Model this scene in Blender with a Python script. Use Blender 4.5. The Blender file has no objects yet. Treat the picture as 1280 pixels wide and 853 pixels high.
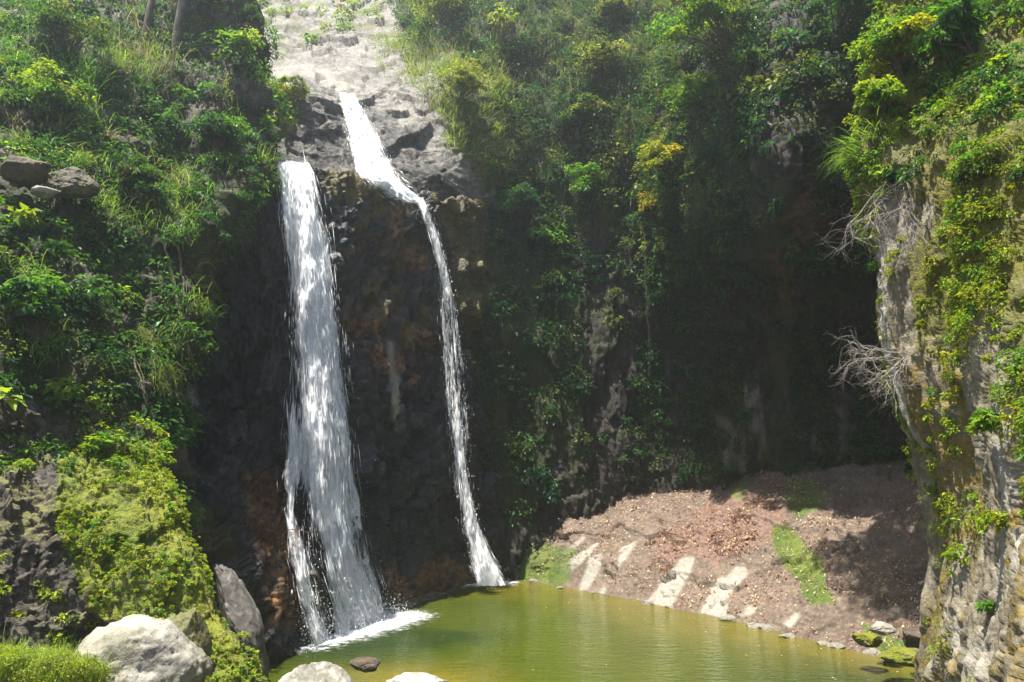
import bpy, math, random
import numpy as np
from math import radians
rng = np.random.default_rng(7)
random.seed(7)
scene = bpy.context.scene
COL = scene.collection

# ------------------------------------------------------------------ camera model
F = 853.0; CX = 640.0; CY = 426.5
PITCH = math.atan(133.5 / F)
CAM = np.array([0.0, 0.0, 5.0])
cp, sp = math.cos(PITCH), math.sin(PITCH)

def W(u, v, Y):
    """point on the plane y = Y seen at the photograph's pixel (u, v)"""
    u = np.asarray(u, float); v = np.asarray(v, float); Y = np.asarray(Y, float)
    dx = (u - CX) / F; dy = -(v - CY) / F
    Yd = cp - dy * sp; Zd = sp + dy * cp
    k = Y / Yd
    return np.stack(np.broadcast_arrays(dx * k, Y, CAM[2] + Zd * k), -1)

def Wz(u, v, z=0.0):
    """point on the level z seen at pixel (u, v)"""
    dx = (u - CX) / F; dy = -(v - CY) / F
    Yd = cp - dy * sp; Zd = sp + dy * cp
    k = (z - CAM[2]) / Zd
    return np.array([dx * k, Yd * k, z])

def proj(p):
    q = p - CAM
    d = q[..., 1] * cp + q[..., 2] * sp
    h = -q[..., 1] * sp + q[..., 2] * cp
    d = np.maximum(d, .05)
    return CX + F * q[..., 0] / d, CY - F * h / d

# ------------------------------------------------------------------ noise
def _h(ix, iy, iz, seed):
    n = (ix.astype(np.int64) * 73856093) ^ (iy.astype(np.int64) * 19349663) ^ (iz.astype(np.int64) * 83492791) ^ (seed * 2654435761)
    n &= 0xffffffff
    n = ((n ^ (n >> 15)) * 2246822519) & 0xffffffff
    n = ((n ^ (n >> 13)) * 3266489917) & 0xffffffff
    n ^= n >> 16
    return n / 4294967295.0

def vn(p, seed=0):
    i = np.floor(p).astype(np.int64); f = p - i
    f = f * f * f * (f * (f * 6 - 15) + 10)
    r = 0
    for a in (0, 1):
        wa = f[..., 0] if a else 1 - f[..., 0]
        for b in (0, 1):
            wb = f[..., 1] if b else 1 - f[..., 1]
            for c in (0, 1):
                wc = f[..., 2] if c else 1 - f[..., 2]
                r = r + wa * wb * wc * _h(i[..., 0] + a, i[..., 1] + b, i[..., 2] + c, seed)
    return r * 2 - 1

def fbm(p, seed=0, oct=4, gain=.5):
    a, s = 1.0, 0.0; t = 0
    for o in range(oct):
        t = t + a * vn(p * (2.03 ** o) + 17.3 * o, seed + o); s += a; a *= gain
    return t / s

def facets(p, seed=0, tilt=.6):
    """angular blocks: every Voronoi cell a tilted plane of its own height"""
    i = np.floor(p).astype(np.int64)
    best = np.full(p.shape[:-1], 1e9); val = np.zeros(p.shape[:-1])
    for a in (-1, 0, 1):
        for b in (-1, 0, 1):
            for c in (-1, 0, 1):
                x, y, z = i[..., 0] + a, i[..., 1] + b, i[..., 2] + c
                fx = x + _h(x, y, z, seed + 1); fy = y + _h(x, y, z, seed + 2); fz = z + _h(x, y, z, seed + 3)
                dx, dy, dz = p[..., 0] - fx, p[..., 1] - fy, p[..., 2] - fz
                d = dx * dx + dy * dy + dz * dz
                h = _h(x, y, z, seed + 4) * 2 - 1
                w = h + tilt * (dx * (_h(x, y, z, seed + 5) * 2 - 1) + dy * (_h(x, y, z, seed + 6) * 2 - 1) + dz * (_h(x, y, z, seed + 7) * 2 - 1)) * 2
                m = d < best
                best = np.where(m, d, best); val = np.where(m, w, val)
    return val

def fw(p, seed=0, tilt=.6, warp=.45):
    q = p + warp * np.stack([vn(p * 1.7 + 3.1, seed + 60), vn(p * 1.7 + 9.7, seed + 61), vn(p * 1.7 + 5.3, seed + 62)], -1) + .18 * np.stack([vn(p * 4.1 + 3.1, seed + 63), vn(p * 4.1 + 9.7, seed + 64), vn(p * 4.1 + 5.3, seed + 65)], -1)
    return facets(q, seed, tilt)

def ridged(p, seed=0, oct=4):
    t = 0; a = 1.0; s = 0
    for o in range(oct):
        t = t + a * (1 - 2 * np.abs(vn(p * 2.07 ** o + 7.7 * o, seed + o))); s += a; a *= .5
    return t / s

# ------------------------------------------------------------------ objects
def mesh_np(name, verts, faces, mat=None, attrs=None, smooth=True, parent=None, uv=None):
    verts = np.asarray(verts, np.float32).reshape(-1, 3); faces = np.asarray(faces, np.int32)
    k = faces.shape[1]; nf = faces.shape[0]
    me = bpy.data.meshes.new(name)
    me.vertices.add(len(verts)); me.vertices.foreach_set('co', verts.ravel())
    me.loops.add(nf * k); me.loops.foreach_set('vertex_index', faces.ravel())
    me.polygons.add(nf); me.polygons.foreach_set('loop_start', np.arange(nf, dtype=np.int32) * k)
    me.polygons.foreach_set('use_smooth', np.full(nf, smooth, dtype=bool))
    if attrs:
        for an, arr in attrs.items():
            arr = np.asarray(arr, np.float32)
            at = me.color_attributes.new(an, 'FLOAT_COLOR', 'POINT')
            c = np.ones((len(verts), 4), np.float32); c[:, :arr.shape[1]] = arr
            at.data.foreach_set('color', c.ravel())
    if uv is not None:
        l = me.uv_layers.new(name='UVMap')
        l.data.foreach_set('uv', np.asarray(uv, np.float32)[faces.ravel()].ravel())
    me.update(calc_edges=True); me.validate()
    if mat: me.materials.append(mat)
    o = bpy.data.objects.new(name, me); COL.objects.link(o)
    if parent is not None: o.parent = parent
    return o

def tag(o, label=None, cat=None, group=None, kind=None):
    if label: o['label'] = label
    if cat: o['category'] = cat
    if group: o['group'] = group
    if kind: o['kind'] = kind
    return o

def empty(name, label, cat, loc, group=None):
    o = bpy.data.objects.new(name, None); o.empty_display_size = .2
    COL.objects.link(o); o.location = [float(x) for x in loc]
    return tag(o, label, cat, group)

def grid_faces(n, m):
    i = np.arange(n * m).reshape(n, m)
    return np.stack([i[:-1, :-1], i[:-1, 1:], i[1:, 1:], i[1:, :-1]], -1).reshape(-1, 4)

def cr(A, t, axis):
    A = np.moveaxis(A, axis, 0); n = A.shape[0]
    i = np.clip(np.floor(t).astype(int), 0, n - 2); f = (t - i)[(...,) + (None,) * (A.ndim - 1)]
    g = lambda k: A[np.clip(k, 0, n - 1)]
    p0, p1, p2, p3 = g(i - 1), g(i), g(i + 1), g(i + 2)
    p0 = np.where((i - 1 < 0)[(...,) + (None,) * (A.ndim - 1)], 2 * p1 - p2, p0)
    p3 = np.where((i + 2 > n - 1)[(...,) + (None,) * (A.ndim - 1)], 2 * p2 - p1, p3)
    r = .5 * (2 * p1 + (p2 - p0) * f + (2 * p0 - 5 * p1 + 4 * p2 - p3) * f ** 2 + (3 * p1 - p0 - 3 * p2 + p3) * f ** 3)
    return np.moveaxis(r, 0, axis)

def normals(P):
    a = np.gradient(P, axis=1); b = np.gradient(P, axis=0)
    n = np.cross(a, b); n /= np.linalg.norm(n, axis=-1, keepdims=True) + 1e-9
    return n

class Patch:
    """a sheet of rock through a net of control points (rows top to bottom, columns left to right)"""
    def __init__(s, ctrl, nu, nv, disp=None):
        ctrl = np.asarray(ctrl, float)
        P = cr(cr(ctrl, np.linspace(0, ctrl.shape[0] - 1, nv), 0), np.linspace(0, ctrl.shape[1] - 1, nu), 1)
        N = -normals(P)
        # outward = towards the camera side on the whole
        if np.mean(np.sum(N * (CAM - P), -1)) < 0: N = -N
        s.base = P; s.bn = N
        if disp is not None: P = P + N * disp(P)[..., None]
        s.P = P
        N2 = normals(P)
        N2 = np.where(np.sum(N2 * N, -1, keepdims=True) < 0, -N2, N2); s.N = N2
        s.u, s.v = proj(P)
        a = np.linalg.norm(np.gradient(P, axis=1), axis=-1) * np.linalg.norm(np.gradient(P, axis=0), axis=-1)
        s.area = a
        # smoothed normal for growing things
        s.tree = None
    def at(s, u, v):
        d = (s.u - u) ** 2 + (s.v - v) ** 2 + (s.P[..., 1] * 2.0)
        k = np.unravel_index(np.argmin(np.where(np.sum(s.N * (CAM - s.P), -1) > -.2, d, 1e9)), d.shape)
        return s.P[k], s.bn[k]
    def mesh(s, name, mat, mask=None):
        nv, nu = s.P.shape[:2]
        f = grid_faces(nv, nu)
        attrs = {'mask': mask.reshape(-1, mask.shape[-1])} if mask is not None else None
        o = mesh_np(name, s.P.reshape(-1, 3), f, mat, attrs)
        return o

def inpoly(u, v, poly):
    r = np.zeros(np.shape(u), bool); n = len(poly)
    for i in range(n):
        x1, y1 = poly[i]; x2, y2 = poly[(i + 1) % n]
        c = ((y1 > v) != (y2 > v)) & (u < (x2 - x1) * (v - y1) / (y2 - y1 + 1e-12) + x1)
        r ^= c
    return r

def region(patch, poly, rag=14, fr=.9, seed=3):
    """ragged stain: a polygon drawn on the face, its edge frayed by noise"""
    u = patch.u + rag * fbm(patch.P * fr, seed, 4); v = patch.v + rag * fbm(patch.P * fr, seed + 50, 4)
    return inpoly(u, v, poly).astype(float)

def blur(m, k=2):
    for _ in range(k):
        q = np.pad(m, 1, mode='edge')
        m = (q[:-2, 1:-1] + q[2:, 1:-1] + q[1:-1, :-2] + q[1:-1, 2:] + 2 * q[1:-1, 1:-1]) / 6
    return m

# ------------------------------------------------------------------ materials
def newmat(name):
    m = bpy.data.materials.new(name); m.use_nodes = True
    nt = m.node_tree; nt.nodes.clear()
    out = nt.nodes.new('ShaderNodeOutputMaterial')
    return m, nt, out

class NT:
    def __init__(s, nt): s.nt = nt
    def n(s, t, **k):
        x = s.nt.nodes.new(t)
        for a, b in k.items(): setattr(x, a, b)
        return x
    def link(s, a, b): s.nt.links.new(a, b)
    def setv(s, sock, v):
        if hasattr(v, 'bl_idname') or hasattr(v, 'is_output'): s.link(v, sock)
        else: sock.default_value = v
    def coord(s, scale=(1, 1, 1)):
        c = s.n('ShaderNodeNewGeometry').outputs['Position']
        m = s.n('ShaderNodeVectorMath', operation='MULTIPLY'); s.link(c, m.inputs[0]); m.inputs[1].default_value = scale
        return m.outputs[0]
    def noise(s, vec, scale, detail=6, rough=.55, dist=0):
        x = s.n('ShaderNodeTexNoise'); s.link(vec, x.inputs['Vector'])
        x.inputs['Scale'].default_value = scale; x.inputs['Detail'].default_value = detail
        x.inputs['Roughness'].default_value = rough; x.inputs['Distortion'].default_value = dist
        return x.outputs['Fac']
    def voro(s, vec, scale, feature='F1'):
        x = s.n('ShaderNodeTexVoronoi', feature=feature); s.link(vec, x.inputs['Vector']); x.inputs['Scale'].default_value = scale
        return x.outputs['Distance']
    def ramp(s, fac, lo, hi, a=0.0, b=1.0):
        x = s.n('ShaderNodeMapRange', interpolation_type='SMOOTHSTEP'); s.link(fac, x.inputs[0])
        for k, val in zip((1, 2, 3, 4), (lo, hi, a, b)): x.inputs[k].default_value = val
        return x.outputs[0]
    def math(s, op, a, b=None, c=None):
        x = s.n('ShaderNodeMath', operation=op)
        s.setv(x.inputs[0], a)
        if b is not None: s.setv(x.inputs[1], b)
        if c is not None: s.setv(x.inputs[2], c)
        return x.outputs[0]
    def mix(s, fac, a, b):
        x = s.n('ShaderNodeMix', data_type='RGBA')
        s.setv(x.inputs[0], fac)
        for sock, v in ((x.inputs[6], a), (x.inputs[7], b)):
            if isinstance(v, tuple): sock.default_value = (*v, 1)
            else: s.link(v, sock)
        return x.outputs[2]
    def attr(s, name):
        x = s.n('ShaderNodeAttribute', attribute_name=name)
        sep = s.n('ShaderNodeSeparateColor'); s.link(x.outputs['Color'], sep.inputs[0])
        return x.outputs['Color'], sep.outputs[0], sep.outputs[1], sep.outputs[2]
    def bump(s, h, strength=.5, dist=.05, normal=None):
        x = s.n('ShaderNodeBump'); s.link(h, x.inputs['Height']); x.inputs['Strength'].default_value = strength
        x.inputs['Distance'].default_value = dist
        if normal is not None: s.link(normal, x.inputs['Normal'])
        return x.outputs[0]

def rock_mat(name, dark, mid, light, moss=(.055, .075, .012), accent=(.16, .055, .03), pale=(.5, .47, .4),
             streak=.5, rough=.75, wet=0.0, sc=1.0, moss_up=0.0, crack=.5, bump=.6):
    """mask attribute: R moss, G pale dry stone, B red or ochre stain"""
    m, nt, out = newmat(name); g = NT(nt)
    p = g.coord(); ps = g.coord((1, 1, .12))
    n1 = g.noise(p, .7 * sc, 8, .62, .4); n2 = g.noise(p, 4.5 * sc, 8, .65); n3 = g.noise(ps, 3.0 * sc, 5, .6, .3)
    n4 = g.noise(p, 22 * sc, 5, .6)
    col = g.mix(g.ramp(n1, .3, .7), dark, mid)
    col = g.mix(g.ramp(n2, .45, .75, 0, .8), col, light)
    col = g.mix(g.ramp(n3, .48, .68, 0, streak), col, dark)
    col = g.mix(g.ramp(n4, .5, .75, 0, .45), col, tuple(x * .45 for x in dark))
    ck = g.voro(g.coord((1, 1, .7)), 1.7 * sc, 'DISTANCE_TO_EDGE')
    col = g.mix(g.ramp(ck, .0, .03, crack * .8, 0), col, tuple(x * .3 for x in dark))
    _, R, G, B = g.attr('mask')
    pl = g.mix(g.ramp(n2, .3, .7), tuple(x * .75 for x in pale), pale)
    pl = g.mix(g.ramp(n4, .55, .75, 0, .5), pl, tuple(x * .5 for x in pale))
    col = g.mix(g.math('MULTIPLY', G, g.ramp(n2, .15, .5, .55, 1)), col, pl)
    ac = g.mix(g.ramp(n2, .35, .65), tuple(x * .4 for x in accent), accent)
    col = g.mix(g.math('MULTIPLY', B, g.ramp(n2, .35, .6, .1, 1)), col, ac)
    mo = g.mix(g.ramp(n4, .35, .65), tuple(x * .45 for x in moss), moss)
    mo = g.mix(g.ramp(n1, .4, .65, 0, .6), mo, (moss[0] * 1.5, moss[1] * 1.15, moss[2]))
    mf = g.math('MULTIPLY', R, g.ramp(n2, .3, .5, .15, 1))
    if moss_up:
        sep = g.n('ShaderNodeSeparateXYZ'); ge = g.n('ShaderNodeNewGeometry'); g.link(ge.outputs['Normal'], sep.inputs[0])
        mf = g.math('MAXIMUM', mf, g.math('MULTIPLY', g.ramp(sep.outputs[2], .2, .7, 0, moss_up), g.ramp(n1, .4, .6)))
    col = g.mix(mf, col, mo)
    b = g.n('ShaderNodeBsdfPrincipled')
    g.link(col, b.inputs['Base Color'])
    g.setv(b.inputs['Roughness'], g.ramp(n2, .3, .7, rough - .35 * wet, rough))
    b.inputs['Specular IOR Level'].default_value = .3 + .3 * wet
    h = g.math('ADD', g.math('MULTIPLY', n2, .6), g.math('MULTIPLY', n4, .3))
    h = g.math('ADD', h, g.math('MULTIPLY', g.ramp(ck, 0, .06), .35 * crack))
    h = g.math('ADD', h, g.math('MULTIPLY', g.math('MULTIPLY', n4, mf), .8))
    g.link(g.bump(h, bump, .12), b.inputs['Normal'])
    g.link(b.outputs[0], out.inputs[0])
    return m

def leaf_mat(name, trans=.45, gloss=.2, tc=(1.8, 1.5, .5)):
    m, nt, out = newmat(name); g = NT(nt)
    c, *_ = g.attr('tint')
    b = g.n('ShaderNodeBsdfPrincipled'); g.link(c, b.inputs['Base Color'])
    b.inputs['Roughness'].default_value = .45; b.inputs['Specular IOR Level'].default_value = gloss
    t = g.n('ShaderNodeBsdfTranslucent')
    mul = g.mix(1.0, c, tc); mul.node.blend_type = 'MULTIPLY'
    g.link(mul, t.inputs[0])
    mx = g.n('ShaderNodeMixShader'); mx.inputs[0].default_value = trans
    g.link(b.outputs[0], mx.inputs[1]); g.link(t.outputs[0], mx.inputs[2]); g.link(mx.outputs[0], out.inputs[0])
    return m

def plain_mat(name, a, b_, sc=6, rough=.8, stretch=(1, 1, 1), bump=.4):
    m, nt, out = newmat(name); g = NT(nt)
    n = g.noise(g.coord(stretch), sc, 6, .6)
    b = g.n('ShaderNodeBsdfPrincipled'); g.link(g.mix(g.ramp(n, .35, .65), a, b_), b.inputs['Base Color'])
    b.inputs['Roughness'].default_value = rough
    g.link(g.bump(n, bump, .02), b.inputs['Normal']); g.link(b.outputs[0], out.inputs[0])
    return m

M_FALL = rock_mat('wet_basalt', (.006, .0055, .0055), (.022, .018, .018), (.075, .066, .062), accent=(.25, .115, .028), wet=.5, rough=.65, streak=.5, pale=(.35, .33, .30), moss=(.10, .085, .012))
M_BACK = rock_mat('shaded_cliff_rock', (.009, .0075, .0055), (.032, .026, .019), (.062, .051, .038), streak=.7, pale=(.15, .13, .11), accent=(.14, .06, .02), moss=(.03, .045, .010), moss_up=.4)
M_LEFT = rock_mat('earthy_cliff_rock', (.03, .024, .016), (.075, .06, .042), (.13, .11, .085), moss=(.035, .05, .012), moss_up=.7)
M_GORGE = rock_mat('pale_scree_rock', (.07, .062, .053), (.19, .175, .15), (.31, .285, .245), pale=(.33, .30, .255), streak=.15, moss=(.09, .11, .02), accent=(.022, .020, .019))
M_PILLAR = rock_mat('streaked_grey_rock', (.10, .083, .055), (.25, .215, .15), (.37, .33, .25), pale=(.34, .315, .265), accent=(.19, .135, .026), moss=(.13, .135, .016), streak=.75, crack=.25, sc=1.5)
M_BUTT = rock_mat('mossy_rock', (.03, .025, .02), (.085, .068, .056), (.15, .125, .105), moss=(.155, .195, .018), pale=(.3, .28, .24), moss_up=.4, sc=1.6)
M_APRON = rock_mat('litter_strewn_rock', (.07, .050, .037), (.152, .112, .082), (.235, .185, .142), pale=(.29, .265, .22), accent=(.20, .115, .085), moss=(.09, .15, .018), streak=.1, sc=1.8, crack=.15)
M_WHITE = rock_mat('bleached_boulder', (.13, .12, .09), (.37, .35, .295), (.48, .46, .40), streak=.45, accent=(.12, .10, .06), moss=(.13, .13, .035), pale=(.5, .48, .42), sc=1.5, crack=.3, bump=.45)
M_GREY = rock_mat('grey_stone', (.05, .043, .038), (.13, .115, .10), (.22, .20, .18), sc=2, moss=(.13, .15, .02), moss_up=.2)
M_SLAB = rock_mat('smooth_grey_stone', (.06, .053, .047), (.14, .128, .115), (.22, .205, .185), sc=1.5, crack=.1, bump=.25, moss=(.06, .07, .02))
M_BROWN = rock_mat('brown_stone', (.035, .024, .02), (.095, .065, .052), (.17, .13, .105), sc=2.2, moss=(.10, .11, .02), moss_up=.15)
M_MOSSY = rock_mat('moss_covered_stone', (.05, .05, .03), (.12, .11, .05), (.2, .19, .1), sc=2, moss=(.17, .20, .015), moss_up=1.0)
M_LEAF = leaf_mat('leaf'); M_GRASS = leaf_mat('grass_blade', .45, .15, (1.3, 1.35, .8)); M_MOSS = leaf_mat('moss_frond', .35, .1); M_LITTER = leaf_mat('dry_leaf', .15, .2)
M_BARK = plain_mat('bark', (.05, .038, .026), (.13, .105, .08), 9, .9, (1, 1, .3))
M_TWIG = plain_mat('bleached_twig', (.19, .16, .135), (.35, .31, .275), 12)
M_ROOT = plain_mat('red_root', (.06, .018, .012), (.20, .055, .032), 6)
M_VINE = plain_mat('dry_vine', (.10, .075, .045), (.22, .17, .11), 6)

# ------------------------------------------------------------------ leaves, blades, tubes
UP = np.array([0, 0, 1.0])
def unit(a): return a / (np.linalg.norm(a, axis=-1, keepdims=True) + 1e-9)
def rv(n): return unit(rng.normal(size=(n, 3)))

def leaf_geo(pos, nrm, d, L, Wd, tint, fold=.25, droop=.15):
    n = len(pos); nrm = unit(nrm); d = unit(d - nrm * np.sum(d * nrm, -1, keepdims=True)); side = np.cross(nrm, d)
    L = L[:, None]; Wd = Wd[:, None]
    v0 = pos; mid = pos + d * L * .45
    vl = mid - side * Wd * .5 + nrm * Wd * fold; vr = mid + side * Wd * .5 + nrm * Wd * fold
    vt = pos + d * L - nrm * L * droop
    V = np.stack([v0, vr, vt, vl], 1).reshape(-1, 3)
    b = np.arange(n)[:, None] * 4
    Fc = np.concatenate([b + [[0, 1, 2]], b + [[0, 2, 3]]], 0)
    return V, Fc, np.repeat(tint, 4, 0)

def blade_geo(pos, d, L, Wd, tint, droop=.6, seg=4):
    """curved blades that bend under their weight"""
    n = len(pos); d = unit(d); side = unit(np.cross(d, UP + .01 * rv(n)))
    pts = []; p = pos.copy(); dd = d.copy()
    for k in range(seg + 1):
        w = Wd * (1 - (k / seg) ** 1.5) * .5 + .0008
        pts.append(p - side * w[:, None]); pts.append(p + side * w[:, None])
        p = p + dd * (L / seg)[:, None]
        dd = unit(dd - UP * (droop / seg * (1 + .6 * k)) * 1.3)
    V = np.stack(pts, 1).reshape(-1, 3); b = np.arange(n)[:, None] * (2 * (seg + 1))
    Fc = np.concatenate([b + [[2 * k, 2 * k + 1, 2 * k + 3, 2 * k + 2]] for k in range(seg)], 0)
    return V, Fc, np.repeat(tint, 2 * (seg + 1), 0)

def tubes_geo(lines, k=5):
    Vs, Fs = [], []; off = 0
    for pts, rad in lines:
        pts = np.asarray(pts, float); n = len(pts); rad = np.broadcast_to(rad, (n,))
        t = unit(np.gradient(pts, axis=0))
        a = unit(np.cross(t, np.array([.31, .77, .55]))); b = np.cross(t, a)
        an = np.linspace(0, 2 * np.pi, k, endpoint=False)
        ring = pts[:, None] + rad[:, None, None] * (np.cos(an)[None, :, None] * a[:, None] + np.sin(an)[None, :, None] * b[:, None])
        Vs.append(ring.reshape(-1, 3))
        i = off + np.arange(n * k).reshape(n, k); j = np.roll(i, -1, 1)
        Fs.append(np.stack([i[:-1], j[:-1], j[1:], i[1:]], -1).reshape(-1, 4))
        off += n * k
    return np.concatenate(Vs), np.concatenate(Fs)

def tubes(name, lines, mat, parent=None, k=5):
    V, Fc = tubes_geo(lines, k)
    if parent is not None: V = V - np.array(parent.location)
    return mesh_np(name, V, Fc, mat, parent=parent)

def tint_of(n, base, var=.3, hue=.15):
    base = np.asarray(base, float)
    k = np.exp(rng.normal(0, var, (n, 1))); h = rng.normal(0, hue, (n, 1))
    return np.clip(base * k * np.concatenate([1 + h, np.ones((n, 1)), 1 - h], 1), .004, .8)

def clump_leaves(C, Rr, base, per, L, Wd, nrm, flat=.7, hang=0.0, var=.25):
    """leaves on the outside of bushy clumps: C centres, Rr radii, base (n,3) colour per clump"""
    n = len(C); idx = np.repeat(np.arange(n), per)
    d = rv(len(idx)); ax = unit(nrm[idx] * .8 + UP * .5)
    dn = np.sum(d * ax, -1, keepdims=True); d = np.where(dn < -.15, d - 2 * dn * ax, d)
    r = Rr[idx] * (.35 + .65 * rng.random(len(idx)) ** .45)
    sc = 1 + .35 * vn(d * 2.2 + C[idx], 5)
    pos = C[idx] + d * (r * sc)[:, None] * np.array([1, 1, flat])
    ln = unit(d * .5 + UP * .55 + rv(len(idx)) * .55)
    ld = unit(d * .8 + rv(len(idx)) * .6 - UP * (.25 + hang))
    k = np.exp(rng.normal(0, .25, len(idx)))
    t = np.clip(base[idx] * np.exp(rng.normal(0, var, (len(idx), 1))), .003, .7)
    return leaf_geo(pos, ln, ld, L[idx] * k, Wd[idx] * k, t)

def join(parts):
    V, Fc, T = [], [], []; o = 0
    for a, b, c in parts:
        V.append(a); Fc.append(b + o); T.append(c); o += len(a)
    return np.concatenate(V), np.concatenate(Fc), np.concatenate(T)

def emit(name, geo, mat, parent=None, smooth=False):
    V, Fc, T = geo
    if parent is not None: V = V - np.array(parent.location)
    return mesh_np(name, V, Fc, mat, {'tint': T}, smooth, parent)

def pick(patch, n, w):
    """n random points of a patch, by area and weight"""
    vis = (patch.u > -170) & (patch.u < 1450) & (patch.v > -190) & (patch.v < 1000)
    p = (patch.area * w * vis).ravel(); s = p.sum()
    if s <= 0: return np.zeros((0, 3)), np.zeros((0, 3)), 0
    k = rng.choice(len(p), n, p=p / s)
    j = rng.normal(0, .05, (n, 3))
    return patch.P.reshape(-1, 3)[k] + j, patch.bn.reshape(-1, 3)[k], k

def weight_area(patch, w):
    vis = (patch.u > -170) & (patch.u < 1450) & (patch.v > -190) & (patch.v < 1000)
    return float((patch.area * w * vis).sum())

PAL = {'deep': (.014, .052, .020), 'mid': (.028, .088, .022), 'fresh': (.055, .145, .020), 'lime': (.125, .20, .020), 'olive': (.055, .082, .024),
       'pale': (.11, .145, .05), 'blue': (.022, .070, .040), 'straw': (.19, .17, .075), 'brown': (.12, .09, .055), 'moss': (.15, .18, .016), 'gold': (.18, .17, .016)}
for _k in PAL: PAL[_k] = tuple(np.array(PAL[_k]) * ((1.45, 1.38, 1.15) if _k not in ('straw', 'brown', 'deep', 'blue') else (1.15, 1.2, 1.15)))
def palette(names, n):
    a = np.array([PAL[k] for k in names]); i = rng.integers(0, len(a), n); j = rng.integers(0, len(a), n); f = rng.random((n, 1)) * .6
    return a[i] * (1 - f) + a[j] * f

# ================================================================== THE SETTING: rock masses
def ctrl(rows, us, Y):
    return np.array([[W(u, v, y) for u, y in zip(us, yr)] for v, yr in zip(rows, Y)])

# --- gorge above the falls
gu = [200, 300, 345, 390, 430, 470, 520, 570, 630, 700]
gv = [-220, -60, 0, 35, 70, 105, 125, 160, 200, 240, 290]
GY = [[58] * 10,
      [47, 47, 47, 47, 47, 46, 45, 43, 42, 44],
      [40, 41, 42, 42, 42, 41, 39, 36, 36, 40],
      [35, 36, 37, 38, 38, 37, 35.5, 33.5, 34, 38],
      [31, 32, 33, 34, 34.5, 33.5, 32.5, 31.3, 32.5, 37],
      [28, 28.2, 28.7, 29.2, 30, 30, 30.0, 29.4, 31.0, 36],
      [27, 27, 27, 27.2, 28.6, 28.4, 28.6, 28.4, 30.6, 36],
      [26.3, 26.2, 26.2, 26.3, 27.7, 27.2, 27.5, 27.6, 30.2, 35],
      [25.8, 25.6, 25.5, 25.6, 26.7, 26.2, 26.6, 27, 29.9, 35],
      [25.6, 25.3, 25.2, 25.2, 25.6, 25.5, 26, 26.8, 29.9, 35],
      [25.6, 25.3, 25.2, 25.2, 25.3, 25.4, 25.9, 26.8, 29.9, 35]]
def d_gorge(P):
    q = P * [1, .45, 1]
    return .16 * fw(q * [.4, .4, .45], 11) + .05 * fw(q * 1.3, 12) + .40 * fbm(q * .3, 13, 3) + .09 * ridged(q * [.5, .5, .9], 15) + .018 * fw(q * 4, 14)
gorge = Patch(ctrl(gv, gu, GY), 300, 300, d_gorge)

# --- the rock the falls run down
fu = [150, 210, 250, 290, 345, 390, 450, 500, 545, 580, 615, 660]
lipv = [150, 160, 170, 185, 204, 208, 223, 241, 247, 251, 256, 262]
lipY = [19.5, 19.3, 19.5, 19.7, 20.0, 20.8, 22.5, 24, 25.2, 26.8, 28.3, 29.8]
FY = {320: [19, 19.2, 19.4, 19.6, 19.9, 20.5, 22.1, 23.7, 25.1, 26.7, 28.2, 29.7],
      450: [18.5, 18.9, 19.2, 19.6, 19.9, 20.4, 22.4, 23.9, 25.2, 26.6, 28.0, 29.5],
      560: [17.6, 17.8, 18.2, 19.0, 19.7, 20.1, 22.6, 24.0, 25.3, 26.5, 27.9, 29.3],
      640: [16.0, 16.2, 16.8, 17.9, 19.0, 19.5, 22.1, 23.8, 25.2, 26.4, 27.8, 29.2],
      700: [14.4, 14.4, 15.3, 16.5, 18.1, 18.9, 21.6, 23.4, 25.1, 26.3, 27.6, 29],
      760: [13.5, 13.6, 14.6, 15.8, 17.6, 18.7, 21.3, 23.1, 25, 26.2, 27.5, 28.8],
      830: [12.6, 12.9, 13.9, 15.2, 17.0, 18.4, 21.0, 22.9, 24.9, 26.1, 27.4, 28.7],
      960: [12, 12.3, 13.3, 14.6, 16.6, 18.2, 20.8, 22.8, 24.8, 26, 27.3, 28.6]}
lip = np.array([W(u, v, y) for u, v, y in zip(fu, lipv, lipY)])
rows = [lip + [-.6, 7, .5], lip + [-.2, 3, .15], lip + [-.05, .9, .06], lip, np.array([W(u, v + 24, y - .15) for u, v, y in zip(fu, lipv, lipY)])]
for v, ys in FY.items(): rows.append(np.array([W(u, v, y) for u, y in zip(fu, ys)]))
def d_fall(P):
    q = P @ np.array([[.9, 0, .25], [0, 1, 0], [-.25, 0, .9]])
    dm = .34 * fw(q * [.6, .6, .3], 21) + .17 * fw(q * [1.5, 1.5, .8], 22) + .45 * fbm(P * [.35, .35, .2], 23, 3) + .075 * fw(q * [3.6, 3.6, 2.2], 24) + .12 * ridged(q * [1.1, 1.1, .5], 27) + .025 * fw(q * [9, 9, 5], 28)
    dm = dm - .25 * np.clip(fbm(P * [.6, .6, .12], 25, 3), 0, 1)
    led = np.clip((P[..., 1] - np.interp(P[..., 0], lip[:, 0], lip[:, 1]) + .6) / .9, 0, 1) * np.clip((P[..., 2] - 12.2) / .8, 0, 1)
    return dm * np.clip((P[..., 2] + 1) / 2.5, .25, 1) * (1 - .8 * led)
fall = Patch(np.array(rows), 380, 460, d_fall)

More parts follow.
